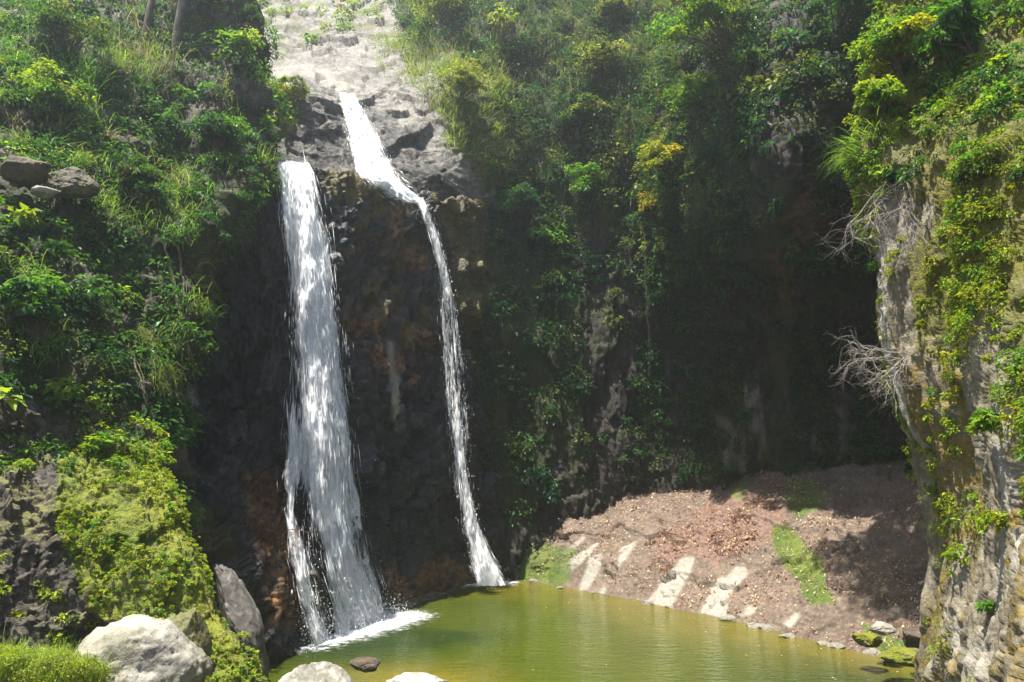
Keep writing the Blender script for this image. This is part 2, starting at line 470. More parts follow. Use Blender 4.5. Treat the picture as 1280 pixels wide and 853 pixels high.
# --- back cliff
bu = [500, 560, 620, 680, 740, 800, 860, 920, 980, 1050, 1120, 1200, 1290]
bv = [-260, -60, 40, 120, 200, 280, 360, 450, 540, 620, 720]
BY = [[48, 46, 45, 43, 42, 40, 37, 35, 33, 31, 29, 27, 24],
      [40, 37.5, 36.5, 35.5, 34.5, 33, 30.5, 28, 26.5, 25, 23.8, 22, 20],
      [36, 32.6, 33, 33, 32.5, 31, 27.8, 25.3, 24.0, 23.4, 22.8, 20.5, 18.5],
      [32, 29.9, 31, 31.8, 31.2, 29.8, 26.6, 24.4, 23.0, 22.4, 22.2, 20, 18],
      [30, 28.5, 29.6, 30.6, 30.2, 29.0, 26.0, 24.1, 22.8, 22.2, 22.0, 19.8, 17.8],
      [29, 28.0, 28.9, 29.6, 29.5, 28.6, 26.0, 24.4, 23.3, 22.7, 22.2, 19.9, 17.9],
      [28.8, 27.8, 28.4, 29.0, 29.1, 28.5, 26.9, 25.7, 24.8, 23.8, 22.8, 20.3, 18.2],
      [28.8, 27.8, 28.1, 28.6, 28.8, 28.6, 27.7, 26.9, 26.0, 24.8, 23.4, 20.9, 18.6],
      [28.8, 27.8, 27.9, 28.3, 28.6, 28.5, 27.8, 27.0, 26.2, 25.0, 23.6, 21.3, 19.0],
      [28.8, 27.8, 27.8, 28.1, 28.5, 28.5, 27.9, 27.1, 26.3, 25.1, 23.6, 21.5, 19.2],
      [28.8, 27.8, 27.8, 28.1, 28.5, 28.5, 27.9, 27.1, 26.3, 25.1, 23.6, 21.5, 19.2]]
for _i, _k in ((2, .7), (3, 1.0), (4, 1.0), (5, .6)):
    for _j, _d in ((6, .9), (7, 1.7), (8, 2.0), (9, 1.6), (10, .7)): BY[_i][_j] -= _k * _d
def d_back(P):
    return .8 * fbm(P * [.3, .3, .14], 31, 4) + .22 * fw(P * [.5, .5, .3], 32) + .10 * fw(P * [1.3, 1.3, .5], 33) + .06 * fbm(P * [3, 3, 1.2], 34, 3) + .04 * fw(P * [3.5, 3.5, 2], 35) + .22 * ridged(P * [.8, .8, .12], 38) + .09 * ridged(P * [2.2, 2.2, .25], 39)
back = Patch(ctrl(bv, bu, BY), 380, 420, d_back)

# --- left cliff, its right edge standing in front of the gorge
lv = [-260, -60, 0, 60, 130, 205, 260, 330, 420, 510, 590, 700]
Eu = [285, 295, 303, 322, 324, 328, 288, 255, 238, 226, 212, 205]
EY = [26, 22.8, 21.6, 20.6, 19.8, 19.0, 17.6, 16.6, 15.8, 15.2, 14.6, 14.0]
lu = [-330, -160, -50, 40, 120, 200]
LY = [[22, 23, 24, 25, 25.5, 26],
      [15, 17.5, 19, 20.5, 21.5, 22.5],
      [13.5, 15.8, 17.2, 18.6, 20, 21],
      [12.4, 14.6, 16.0, 17.2, 18.6, 19.7],
      [11.6, 13.6, 14.7, 15.8, 17.2, 18.6],
      [10.9, 12.6, 13.5, 14.3, 15.8, 17.4],
      [10.5, 12.0, 12.9, 13.8, 15.2, 16.6],
      [10.2, 11.6, 12.3, 13.2, 14.3, 15.7],
      [9.9, 11.0, 11.7, 12.5, 13.4, 15.0],
      [9.6, 10.6, 11.2, 11.9, 12.8, 14.4],
      [9.3, 10.3, 10.9, 11.6, 12.5, 14.0],
      [9.0, 10.0, 10.6, 11.3, 12.2, 13.6]]
rows = []
for i, v in enumerate(lv):
    r = [W(u, v, y) for u, y in zip(lu, LY[i])]
    e = W(Eu[i], v, EY[i]); 
    r += [W(Eu[i] - 38, v, EY[i] - .55), e, e + [-1.05, 1.5, 0], e + [-5.5, 7.5, 0]]
    rows.append(r)
rows[1] = [p + [-2.0, 2.0, .7] for p in rows[2]]; rows[0] = [p + [-14., 10.0, .8] for p in rows[2]]
def d_left(P):
    return .55 * fbm(P * [.4, .4, .25], 41, 4) + .22 * fw(P * .7, 42) + .09 * fw(P * 2, 43) + .05 * fbm(P * 4, 44, 2)
left = Patch(np.array(rows), 300, 360, d_left)

# --- mossy buttress, lower left
mv = [520, 560, 600, 650, 700, 760, 820, 900, 1010]
me_ = [156, 184, 208, 228, 248, 272, 298, 330, 365]
mY = [13.4, 12.6, 12.2, 12.0, 11.8, 11.6, 11.4, 11.2, 11.0]
rows = []
for i, v in enumerate(mv):
    f = [-3.0, -2.3, -1.75, -1.3, -.95, -.55, -.25]
    uu = [-260, -120, -20, 50, 100, me_[i] - 55, me_[i] - 14]
    back_off = [1.1, .45, .15, 0, 0, 0, 0, 0, 0][i]
    r = [W(u, v, mY[i] + g + back_off) for u, g in zip(uu, f)]
    e = W(me_[i], v, mY[i] + back_off)
    r += [e, e + [-.65, .9, -.1], e + [-2.6, 3.4, -.2]]
    rows.append(r)
def d_butt(P): k = np.clip((P[..., 0] + 6.6) * 1.2, 0, 1); return .22 * fbm(P * .7, 51, 3) + (.16 - .10 * k) * fw(P * [1.0, 1.0, .6], 52) + (.06 - .035 * k) * fw(P * 2.6, 53) + .025 * fbm(P * 8, 54, 2) + .02 * fw(P * 7, 55)
butt = Patch(np.array(rows), 300, 300, d_butt)

# --- right pillar
pv = [-320, -120, 0, 70, 140, 200, 260, 320, 400, 470, 560, 640, 740, 853, 1000, 1200]
pe = [1150, 1130, 1118, 1100, 1085, 1078, 1088, 1100, 1104, 1118, 1143, 1160, 1160, 1152, 1152, 1160]
pY = [12.6, 11.6, 11.2, 10.9, 10.7, 10.6, 10.6, 10.6, 10.6, 10.55, 10.5, 10.5, 10.4, 10.3, 10.2, 10.1]
rows = []
for i, v in enumerate(pv):
    e = W(pe[i], v, pY[i]); lean = max(0, (200 - v)) * .0016
    r = [e + [9.5, 12, 0], e + [3.6, 4.5, 0], e + [1.1, 1.4, 0], e]
    for du, dY in ((22, -.35), (60, -.75), (100, -1.25), (150, -2.0), (260, -3.2), (480, -4.6)):
        r.append(W(pe[i] + du, v, pY[i] + dY + lean * (1 + du / 150) - max(0, min(v, 900) - 150) * .0036 * min(1, .25 + du / 200)))
    q = r[-1] * [1, 1, 1]; q[1] = max(q[1], 3.2); q[0] = max(q[0], 3.9); r[-1] = q; r += [q + [1.2, -2.6, 0], q + [12, -5.5, 0]]
    rows.append(r)
def d_pil(P):
    return .26 * fbm(P * [.8, .8, .3], 61, 4) + .07 * fw(P * [1.6, 1.6, .4], 62) + .11 * fbm(P * [2.8, 2.8, .16], 63, 3) + .022 * fw(P * [5, 5, 1.8], 64) + .02 * fbm(P * [9, 9, 4], 65, 2) + .05 * ridged(P * [2.6, 2.6, .2], 69) + .02 * ridged(P * [6, 6, .6], 169) + .012 * fw(P * [12, 12, 5], 170)
pil = Patch(np.array(rows), 350, 420, d_pil)

# --- apron of bare rock between pool and back cliff
sh = [(560, 722), (600, 722), (642, 724), (700, 733), (770, 746), (840, 760), (900, 772), (970, 789), (1040, 806), (1110, 824), (1170, 838), (1260, 850)]
top = [(560, 690, 28.6), (600, 690, 28.6), (640, 680, 28.4), (705, 636, 28.8), (780, 612, 29.0), (850, 604, 28.6), (905, 594, 27.9), (960, 580, 27.0), (1030, 572, 25.8), (1105, 560, 24.4), (1180, 560, 22.3), (1280, 560, 19.5)]
rows = [[], [], [], [], [], []]
for (u, v), (tu, tv, tY) in zip(sh, top):
    s = Wz(u, v, 0.0); t = W(tu, tv, tY)
    rows[5].append(s + [-.3, -1.4, -.8]); rows[4].append(s)
    for k, f in ((3, .33), (2, .66), (1, 1.0)):
        q = s * (1 - f) + t * f
        bend = math.sin(math.pi * f) * .12
        q = q + [0, 0, bend]
        rows[k].append(q)
    rows[0].append(t + [.2, 1.5, .9])
def d_apr(P):
    return (.26 * fbm(P * .5, 71, 3) + .09 * fw(P * [.7, .7, .9], 72) + .025 * fw(P * 2.6, 73) + .012 * fbm(P * 7, 74, 2)) * np.clip(P[..., 2] / 1.2 + .35, .2, 1)
apron = Patch(np.array(rows), 560, 340, d_apr)

# ---------------- stains on the rock: R moss, G pale, B accent
def masks(p, moss=None, pale=None, acc=None):
    z = np.zeros(p.u.shape)
    return np.stack([blur(z if m is None else m) for m in (moss, pale, acc)], -1)

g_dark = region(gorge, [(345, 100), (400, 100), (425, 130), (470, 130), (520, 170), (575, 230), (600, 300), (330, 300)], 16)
g_pale = region(gorge, [(325, 55), (400, 90), (440, 100), (425, 125), (325, 105)], 10)
g_moss = np.clip(region(gorge, [(335, 100), (375, 105), (380, 150), (350, 180), (335, 170)], 12) + region(gorge, [(545, 95), (640, 60), (660, 220), (600, 240), (555, 150)], 25)
                 + (fbm(gorge.P * .8, 15) > .18) * (gorge.v < 60) * .8, 0, 1)
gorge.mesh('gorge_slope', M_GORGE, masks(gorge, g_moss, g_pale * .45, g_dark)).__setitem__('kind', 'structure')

f_och = region(fall, [(425, 240), (490, 250), (530, 330), (550, 420), (535, 480), (490, 470), (455, 470), (435, 380)], 30) * np.clip(fbm(fall.P * [1.6, 1.6, 1.0], 26) * 3 + .15, 0, 1)
f_red = region(fall, [(310, 590), (350, 590), (372, 690), (395, 790), (330, 790), (330, 700), (305, 650)], 14) + region(fall, [(480, 690), (500, 720), (560, 690), (590, 720), (590, 735), (490, 765)], 10) * .8
f_gold = region(fall, [(430, 225), (500, 245), (550, 330), (550, 440), (500, 440), (450, 360)], 25) * np.clip(fbm(fall.P * [1.9, 1.9, 1.2], 29) * 4 - .4, 0, 1)
f_moss = f_gold + region(fall, [(400, 210), (450, 215), (470, 240), (440, 255), (405, 235)], 12) + region(fall, [(535, 240), (610, 250), (625, 480), (595, 480), (575, 380), (562, 300)], 12) + region(fall, [(205, 600), (270, 640), (300, 700), (260, 700), (220, 660)], 15) * .7
f_pale = region(fall, [(485, 425), (492, 425), (500, 500), (498, 540), (490, 520)], 3) * .8 + region(fall, [(225, 490), (245, 480), (252, 505), (232, 512)], 5) * .7
fall.mesh('waterfall_cliff', M_FALL, masks(fall, np.clip(f_moss, 0, 1), np.clip(f_pale, 0, 1), np.clip(f_och * .9 + f_red * .8, 0, 1))).__setitem__('kind', 'structure')

b_moss = np.clip((fbm(back.P * [.5, .5, .25], 36) > .05) * .8 + region(back, [(560, 250), (700, 250), (700, 560), (640, 640), (575, 620)], 40), 0, 1)
b_pale = region(back, [(885, 480), (950, 480), (955, 590), (885, 585)], 10) * (fbm(back.P * [2.4, 2.4, .25], 37) > -.15) + region(back, [(1010, 480), (1060, 480), (1060, 570), (1015, 560)], 12) * .6 + .35 * region(back, [(840, 230), (940, 230), (930, 340), (850, 330)], 30)
b_acc = region(back, [(960, 330), (1020, 200), (1040, 300), (1000, 330), (985, 490), (965, 480)], 16) * .7
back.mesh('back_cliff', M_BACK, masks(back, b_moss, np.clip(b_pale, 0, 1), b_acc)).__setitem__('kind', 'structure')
left.mesh('left_cliff', M_LEFT, masks(left, np.clip((fbm(left.P * .6, 45) > 0) * 1., 0, 1))).__setitem__('kind', 'structure')
m_moss = np.clip(region(butt, [(66, 560), (225, 555), (265, 700), (345, 900), (235, 900), (225, 775), (115, 775), (85, 680)], 22), 0, 1)
butt.mesh('mossy_rock_slope', M_BUTT, masks(butt, m_moss)).__setitem__('kind', 'structure')
p_str = fbm(pil.P * [3.2, 3.2, .16], 66, 3)
p_acc = np.clip((p_str > .06) * 1. + region(pil, [(1105, 430), (1150, 470), (1190, 853), (1150, 853), (1165, 650), (1120, 520)], 8) * (p_str > -.15), 0, 1) * np.clip((pil.v - 330) / 150, 0, 1)
p_moss = np.clip((fbm(pil.P * [1.4, 1.4, .4], 67) > -.06) * np.clip((620 - pil.v) / 250, 0, 1) + (pil.v < 250) * .7, 0, 1)
p_pale = (fbm(pil.P * [2.6, 2.6, .2], 68, 3) < -.12) * np.clip((pil.v - 200) / 250, 0, 1)
pil.mesh('right_cliff', M_PILLAR, masks(pil, p_moss, p_pale, p_acc)).__setitem__('kind', 'structure')
slabs = [[(701, 692), (729, 669), (732, 672), (715, 690)], [(698, 709), (747, 677), (750, 679), (738, 693), (710, 717)], [(723, 740), (737, 697), (751, 691), (749, 711), (737, 736)], [(770, 710), (777, 684), (795, 677), (786, 695)],
         [(806, 756), (853, 696), (868, 695), (864, 716), (838, 759)], [(874, 767), (892, 728), (930, 705), (934, 718), (910, 746), (907, 773)], [(922, 770), (938, 757), (948, 761), (940, 768)], [(975, 782), (993, 765), (1001, 770), (990, 786)], [(747, 741), (755, 729), (759, 732), (755, 742)]]
a_pale = np.clip(sum(region(apron, s, 3, 3.2) for s in slabs), 0, 1)
a_moss = np.clip(.8 * region(apron, [(560, 690), (655, 672), (720, 690), (705, 735), (560, 735)], 22, 1.6) + region(apron, [(966, 655), (990, 655), (1015, 690), (1050, 750), (1020, 755), (985, 715), (970, 690)], 9) + .8 * region(apron, [(985, 600), (1020, 598), (1030, 630), (1000, 650), (985, 640)], 10)
               + region(apron, [(640, 700), (700, 708), (700, 728), (640, 722)], 8) + region(apron, [(905, 600), (935, 605), (930, 625), (910, 620)], 6) * .7 + region(apron, [(1080, 780), (1150, 810), (1150, 840), (1090, 810)], 6), 0, 1)
a_red = np.clip(region(apron, [(820, 690), (870, 630), (960, 600), (990, 650), (940, 690), (880, 700)], 25) + .25 * (fbm(apron.P * 1.2, 75) > .02), 0, 1) * (1 - a_pale)
apron.mesh('rock_apron', M_APRON, masks(apron, a_moss, a_pale, a_red)).__setitem__('kind', 'structure')

# ------------------------------------------------------------------ pool, river bed, bank
sea = np.array([Wz(u, v) for u, v in sh])
xs = np.linspace(-14, 16, 240); ys = np.linspace(2, 34, 240)
PX, PYg = np.meshgrid(xs, ys); pp = np.stack([PX, PYg], -1)
def segdist(p, a, b):
    ab = b - a; t = np.clip(((p - a) @ ab) / (ab @ ab), 0, 1); return np.linalg.norm(p - a - t[..., None] * ab, axis=-1)
dsh = np.min([segdist(pp, sea[i, :2], sea[i + 1, :2]) for i in range(len(sea) - 1)], 0)
near = Wz(520, 850)[:2]; d2 = np.linalg.norm((pp - near) / [2.6, 1.6], axis=-1)
nz = fbm(np.stack([PX, PYg, PX * 0], -1) * .5, 81, 4)
shallow = np.clip(1.15 - dsh / 3.2 + .35 * nz, 0, 1) * .8
shallow = np.maximum(shallow, np.clip(1.25 - d2 + .3 * nz, 0, 1))
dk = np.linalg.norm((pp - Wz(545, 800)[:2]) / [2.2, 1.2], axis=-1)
cliff_shade = np.linalg.norm((pp - Wz(420, 805)[:2]) / [3.4, 2.2], axis=-1)
deep = np.clip(1.1 - dk + .4 * nz, 0, 1) + np.clip(1.25 - cliff_shade + .35 * nz, 0, 1) * 1.3 + np.clip((PX - 3.5) / 4, 0, 1) * np.clip((18.5 - PYg) / 2.5, 0, 1) * np.clip(dsh / 2, 0, 1)  # deep water; by the main fall, painted cliff shade and reflection
dist = np.clip(1.2 - np.min([segdist(pp, Wz(*a)[:2], Wz(*b)[:2]) for a, b in (((390, 797), (505, 767)), ((592, 728), (632, 727)))], 0) / 3.5, 0, 1)
m, nt, out = newmat('pool_water_green'); g = NT(nt)
_, R, G, B = g.attr('mask')
n = g.noise(g.coord((1, 1, 1)), .8, 5, .6)
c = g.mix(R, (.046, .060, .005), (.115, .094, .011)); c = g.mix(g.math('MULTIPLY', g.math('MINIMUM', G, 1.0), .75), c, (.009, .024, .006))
c = g.mix(g.ramp(n, .4, .7, 0, .35), c, (.026, .042, .005))
b = g.n('ShaderNodeBsdfPrincipled'); g.link(c, b.inputs['Base Color']); b.inputs['Roughness'].default_value = .03
b.inputs['IOR'].default_value = 1.33
w1 = g.noise(g.coord((1.2, 2.6, 1)), 2.2, 4, .55, .4); w2 = g.noise(g.coord((1.0, 2.0, 1)), 9, 3, .5, .3)
hh = g.math('ADD', w1, g.math('MULTIPLY', w2, .3))
bo = g.bump(hh, .9, .10); g.link(g.math('MULTIPLY_ADD', B, .9, .45), bo.node.inputs['Strength']); bo.node.inputs['Distance'].default_value = .13; g.link(bo, b.inputs['Normal']); g.link(b.outputs[0], out.inputs[0])
M_POOL = m
V = np.stack([PX, PYg, np.zeros_like(PX)], -1).reshape(-1, 3)
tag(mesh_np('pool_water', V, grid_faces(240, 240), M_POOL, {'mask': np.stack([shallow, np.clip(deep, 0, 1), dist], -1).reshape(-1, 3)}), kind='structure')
tag(mesh_np('ground', [[-150, -150, -2.2], [150, -150, -2.2], [150, 220, -2.2], [-150, 220, -2.2]], [[0, 1, 2, 3]], M_GREY), kind='structure')
bx = np.linspace(-9, 9, 120); by = np.linspace(-8, 13, 140); BX, BYy = np.meshgrid(bx, by)
BZ = np.interp(BYy, [-8, 0, 4, 8, 10.5, 12, 13], [3.6, 3.3, 2.5, 1.05, .1, -.7, -1.3]) + np.clip((-BX - 1.5) * .16, 0, 1.0) - np.clip((BX - 2) * .25, 0, 2.5)
BZ = BZ + .22 * facets(np.stack([BX, BYy, BZ], -1) * .9, 91) + .1 * fbm(np.stack([BX, BYy, BZ], -1) * 2, 92)
BZ = np.minimum(BZ, 5 - .36 * np.maximum(BYy, .5) - .12)
tag(mesh_np('river_bank', np.stack([BX, BYy, BZ], -1).reshape(-1, 3), grid_faces(140, 120), M_GREY, {'mask': np.zeros((BX.size, 3))}), kind='structure')

# ------------------------------------------------------------------ falling water
def water_mat(name, seedoff=0.0, cov=0.0):
    m, nt, out = newmat(name); g = NT(nt)
    uvn = g.n('ShaderNodeUVMap', uv_map='UVMap')
    def c(sx, sy):
        x = g.n('ShaderNodeVectorMath', operation='MULTIPLY_ADD'); g.link(uvn.outputs[0], x.inputs[0]); x.inputs[1].default_value = (sx, sy, 1); x.inputs[2].default_value = (seedoff, seedoff * 1.7, seedoff)
        return x.outputs[0]
    a = g.noise(c(3.0, .35), 1, 4, .6, .6); bb = g.noise(c(9, .5), 1, 5, .65, .5); d = g.noise(c(34, 2.0), 1, 4, .7)
    h = g.math('ADD', g.math('MULTIPLY', a, .40), g.math('ADD', g.math('MULTIPLY', bb, .38), g.math('MULTIPLY', d, .30)))
    _, R, G, B = g.attr('mask')
    hc = g.math('MULTIPLY_ADD', h, 2.8, -1.50)
    t = g.math('ADD', hc, g.math('MULTIPLY_ADD', R, 1.08, -.56 + cov))
    al = g.ramp(t, -.12, .26)
    al = g.math('MULTIPLY', al, g.ramp(R, .0, .12))
    cw = g.mix(g.ramp(g.math('ADD', g.math('MULTIPLY', bb, .6), g.math('MULTIPLY', d, .4)), .38, .6), (.76, .78, .80), (.97, .97, .97))
    df = g.n('ShaderNodeBsdfDiffuse'); g.link(cw, df.inputs[0])
    # a cloud of droplets scatters light from its upward facing sides too: rough, upward leaning normals
    ge = g.n('ShaderNodeNewGeometry'); nzt = g.n('ShaderNodeTexNoise'); g.link(c(9, 2.4), nzt.inputs['Vector']); nzt.inputs['Detail'].default_value = 4
    v1 = g.n('ShaderNodeVectorMath', operation='MULTIPLY_ADD'); g.link(nzt.outputs['Color'], v1.inputs[0]); v1.inputs[1].default_value = (2.2, 2.2, 2.2); v1.inputs[2].default_value = (-1.1, -1.1, -.25)
    v2 = g.n('ShaderNodeVectorMath', operation='ADD'); g.link(ge.outputs['Normal'], v2.inputs[0]); g.link(v1.outputs[0], v2.inputs[1])
    v3 = g.n('ShaderNodeVectorMath', operation='NORMALIZE'); g.link(v2.outputs[0], v3.inputs[0]); g.link(v3.outputs[0], df.inputs['Normal'])
    tl = g.n('ShaderNodeBsdfTranslucent'); tl.inputs[0].default_value = (.95, .96, .97, 1)
    mx = g.n('ShaderNodeMixShader'); mx.inputs[0].default_value = .5; g.link(df.outputs[0], mx.inputs[1]); g.link(tl.outputs[0], mx.inputs[2])
    tr = g.n('ShaderNodeBsdfTransparent')
    fin = g.n('ShaderNodeMixShader'); g.link(al, fin.inputs[0]); g.link(tr.outputs[0], fin.inputs[1]); g.link(mx.outputs[0], fin.inputs[2])
    g.link(fin.outputs[0], out.inputs[0])
    return m
M_W = [water_mat('falling_water', 0), water_mat('falling_water_veil', 13.7, -.03), water_mat('falling_water_spray', 31.1, -.06)]
m, nt, out = newmat('water_drop'); g = NT(nt)
df = g.n('ShaderNodeBsdfDiffuse'); df.inputs[0].default_value = (.95, .96, .97, 1); tl = g.n('ShaderNodeBsdfTranslucent'); tl.inputs[0].default_value = (.95, .96, .97, 1)
mx = g.n('ShaderNodeMixShader'); mx.inputs[0].default_value = .5; g.link(df.outputs[0], mx.inputs[1]); g.link(tl.outputs[0], mx.inputs[2]); g.link(mx.outputs[0], out.inputs[0])
M_DROP = m

def depth_at(patches, u, v, rad=9):
    while True:
        best = 1e9
        for p in patches:
            q = (np.abs(p.u - u) < rad) & (np.abs(p.v - v) < rad) & (np.sum(p.N * (CAM - p.P), -1) > 0)
            if q.any(): best = min(best, float(np.percentile(p.P[..., 1][q], 12)))
        if best < 1e8: return best
        rad *= 1.6

def sheet(name, track, patches, off, mat, dens, parent, nx=34, ny=150, dsp=.10, seed=0, widen=0.0, fixed=None, bow=0.0):
    """track: (v, left u, right u); the sheet hugs the rock, off metres in front of it"""
    tv = np.array([t[0] for t in track], float); tl = np.array([t[1] for t in track], float); tr_ = np.array([t[2] for t in track], float)
    v = np.linspace(tv[0], tv[-1], ny); L = np.interp(v, tv, tl) - widen; Rr = np.interp(v, tv, tr_) + widen
    Yk = []
    for t in np.linspace(0, 1, 22):
        vv = tv[0] + (tv[-1] - tv[0]) * t; cu = (np.interp(vv, tv, tl) + np.interp(vv, tv, tr_)) / 2; hw = (np.interp(vv, tv, tr_) - np.interp(vv, tv, tl)) / 2
        Yk.append([depth_at(patches, cu + s * hw * .9, vv) for s in (-1, 0, 1)])
    Yk = np.array(Yk)
    if fixed is not None: Yk = np.minimum(Yk, np.interp(np.linspace(0, 1, 22), fixed[0], fixed[1])[:, None])
    Yk = np.stack([np.convolve(np.pad(Yk[:, j], 2, mode='edge'), np.ones(5) / 5, 'valid') for j in range(3)], 1)
    s = np.linspace(-1, 1, nx)
    tt = np.linspace(0, 1, ny) * 21; Y = np.stack([np.interp(tt, np.arange(22), Yk[:, j]) for j in range(3)], 1)
    Yg = np.stack([np.interp(s, [-1, 0, 1], y) for y in Y])
    U = (L[:, None] * (1 - s) + Rr[:, None] * (1 + s)) / 2; Vv = np.repeat(v[:, None], nx, 1)
    P = W(U, Vv, Yg - off - bow * np.sin(np.pi * np.clip((np.linspace(0, 1, ny)[:, None]) * 1.05, 0, 1)))
    P[..., 1] += dsp * fbm(P * [3, 3, .7], 100 + seed, 3) * 1.5 + .035 * fbm(P * [6, 6, 1.8], 140 + seed, 3)
    P[..., 2] = np.maximum(P[..., 2], .015)
    width = (P[:, -1, 0] - P[:, 0, 0]).mean()
    ln = np.concatenate([[0], np.cumsum(np.linalg.norm(np.diff(P[:, nx // 2], axis=0), axis=-1))])
    uv = np.stack([np.repeat(((s + 1) / 2 * width)[None], ny, 0), np.repeat(ln[:, None], nx, 1)], -1).reshape(-1, 2)
    D = np.clip(dens(U, Vv, np.repeat(s[None], ny, 0)), 0, 1)
    V = P.reshape(-1, 3)
    if parent is not None: V = V - np.array(parent.location)
    mesh_np(name, V, grid_faces(ny, nx), mat, {'mask': np.stack([D, D, D], -1).reshape(-1, 3)}, True, parent, uv)
    return P, D

def drops(name, P, D, n, parent, size=.014, spread=.25, w=None):
    pr = (np.clip(D, .05, 1) if w is None else w).ravel(); k = rng.choice(pr.size, n, p=pr / pr.sum())
    c = P.reshape(-1, 3)[k] + rng.normal(0, 1, (n, 3)) * [spread, spread * .6, spread * .9]
    c[:, 2] = np.maximum(c[:, 2], .03)
    r = size * np.exp(rng.normal(0, .5, n))[:, None]; st = (1 + 2.2 * rng.random(n))[:, None]
    o = np.array([[1, 0, 0], [0, 1, 0], [-1, 0, 0], [0, -1, 0], [0, 0, 1], [0, 0, -1]], float)
    V = c[:, None] + o[None] * np.concatenate([r, r, r * st], 1)[:, None]
    f = np.array([[0, 1, 4], [1, 2, 4], [2, 3, 4], [3, 0, 4], [1, 0, 5], [2, 1, 5], [3, 2, 5], [0, 3, 5]])
    Fc = (np.arange(n)[:, None, None] * 6 + f[None]).reshape(-1, 3)
    return tag(mesh_np(name, V.reshape(-1, 3) - np.array(parent.location), Fc, M_DROP, parent=parent), kind='stuff')

def threads(name, P, D, n, parent, size=.008, spread=.06, lmin=4, lmax=22):
    """torn strands: thin tapered shreds of water laid along the fall"""
    ny, nx = P.shape[:2]; w = np.clip(D, 0, 1) ** 2.2; w[-8:] = 0; w[:14] = 0; k = rng.choice(w.size, n, p=(w / w.sum()).ravel())
    i, j = np.unravel_index(k, w.shape); c = P[i, j] + rng.normal(0, spread, (n, 3)) * [1, 1, 2]
    t = unit(P[np.minimum(i + 6, ny - 1), j] - P[np.maximum(i - 6, 0), j]); sd = unit(np.cross(t, [0, 1, 0.])); b = np.cross(t, sd)
    r = (size * np.exp(rng.normal(0, .45, n)))[:, None]; h = r * rng.uniform(lmin, lmax, (n, 1))
    c = c + sd * 0
    V = np.stack([c - t * h, c + sd * r, c + b * r, c - sd * r, c - b * r, c + t * h], 1)
    V[..., 2] = np.maximum(V[..., 2], .02)
    f = np.array([[0, 2, 1], [0, 3, 2], [0, 4, 3], [0, 1, 4], [5, 1, 2], [5, 2, 3], [5, 3, 4], [5, 4, 1]])
    Fc = (np.arange(n)[:, None, None] * 6 + f[None]).reshape(-1, 3)
    return tag(mesh_np(name, V.reshape(-1, 3) - np.array(parent.location), Fc, M_DROP, parent=parent), kind='stuff')

def gs(x, c, w): return np.exp(-((x - c) / w) ** 2)
def edge(s, a=.25): return np.clip((1 - np.abs(s)) / a, 0, 1)

t_main = [(203, 344, 390), (215, 345, 398), (250, 349, 408), (300, 353, 418), (350, 355, 424), (400, 356, 432), (450, 357, 438), (500, 357, 444), (550, 356, 452), (600, 353, 458), (650, 351, 466), (700, 354, 476), (740, 361, 490), (770, 372, 499), (792, 382, 504), (808, 388, 512)]
wf = empty('waterfall', 'tall wide white waterfall plunging down dark rock to the left edge of the pool', 'waterfall', Wz(440, 785))
def dm(U, V, s):
    lo = np.interp(V, [203, 300, 400, 520, 600, 700, 790], [362, 380, 395, 405, 408, 425, 440])
    core = gs(U, lo, np.interp(V, [203, 300, 500, 620, 790], [25, 27, 30, 38, 48]))
    leftarm = gs(U, np.interp(V, [560, 620, 700, 790], [366, 362, 372, 398]), 12) * np.clip((V - 470) / 80, 0, 1)
    hole = 1.0 * gs(U, 377, 11) * gs(V, 636, 32) + .85 * gs(U, np.interp(V, [640, 790], [388, 416]), 10) * np.clip((V - 640) / 40, 0, 1)
    dim = np.interp(V, [203, 260, 420, 600, 690, 790], [1, .97, .86, .78, .86, 1.0])
    return (np.maximum(core * dim, leftarm * .9) * (1 - hole * .95) + .15 * (1 - hole) + .12 * np.clip((V - 730) / 60, 0, 1)) * np.clip(edge(s, .3) + .05, 0, 1)
Pm, Dm = sheet('stream', t_main, [fall], .12, M_W[0], dm, wf, 90, 420, seed=1, bow=.5)
sheet('stream', t_main, [fall], .34, M_W[1], lambda U, V, s: dm(U, V, s) * .92, wf, 90, 420, dsp=.16, seed=2, widen=1, bow=.55)
Pm3, Dm3 = sheet('stream', t_main, [fall], .58, M_W[2], lambda U, V, s: dm(U, V, s) * .80, wf, 90, 420, dsp=.25, seed=3, widen=3, bow=.6)
drops('spray', Pm3, Dm3, 1400, wf, .004, .10)
drops('spray', Pm3, Dm3, 4000, wf, .005, .24, np.clip((2.2 - Pm3[..., 2]) / 2.2, 0, 1) ** 2 * (Dm3 + .15))

threads('strands', Pm3, Dm3, 6500, wf, .0028, .07, 14, 90)
t_side = [(246, 515, 532), (262, 522, 538), (290, 533, 549), (330, 544, 562), (370, 549, 571), (420, 548, 580), (470, 551, 586), (520, 556, 590), (570, 561, 592), (620, 567, 597), (660, 573, 607), (695, 580, 622), (722, 586, 640), (732, 590, 646)]
sf = empty('waterfall', 'thin white waterfall arcing down shaded rock to the far corner of the pool', 'waterfall', Wz(612, 724))
def ds(U, V, s):
    a = gs(U, np.interp(V, [246, 290, 340, 380, 440, 520, 600], [524, 541, 554, 561, 572, 581, 590]), 7) * np.interp(V, [246, 340, 400, 520, 600], [1, .9, .62, .45, .1])
    bb = gs(U, np.interp(V, [330, 400, 500, 600, 660, 722], [546, 556, 566, 577, 589, 612]), np.interp(V, [330, 500, 650, 722], [7, 12, 13, 20])) * np.interp(V, [320, 380, 560, 660, 722], [.0, .60, .60, .74, .95])
    return (np.maximum(a, bb * 1.12) * .82 + .07) * np.clip(edge(s, .35) + .03, 0, 1)
fx = ([0, .15, 1], [25.0, 24.7, 25.0])
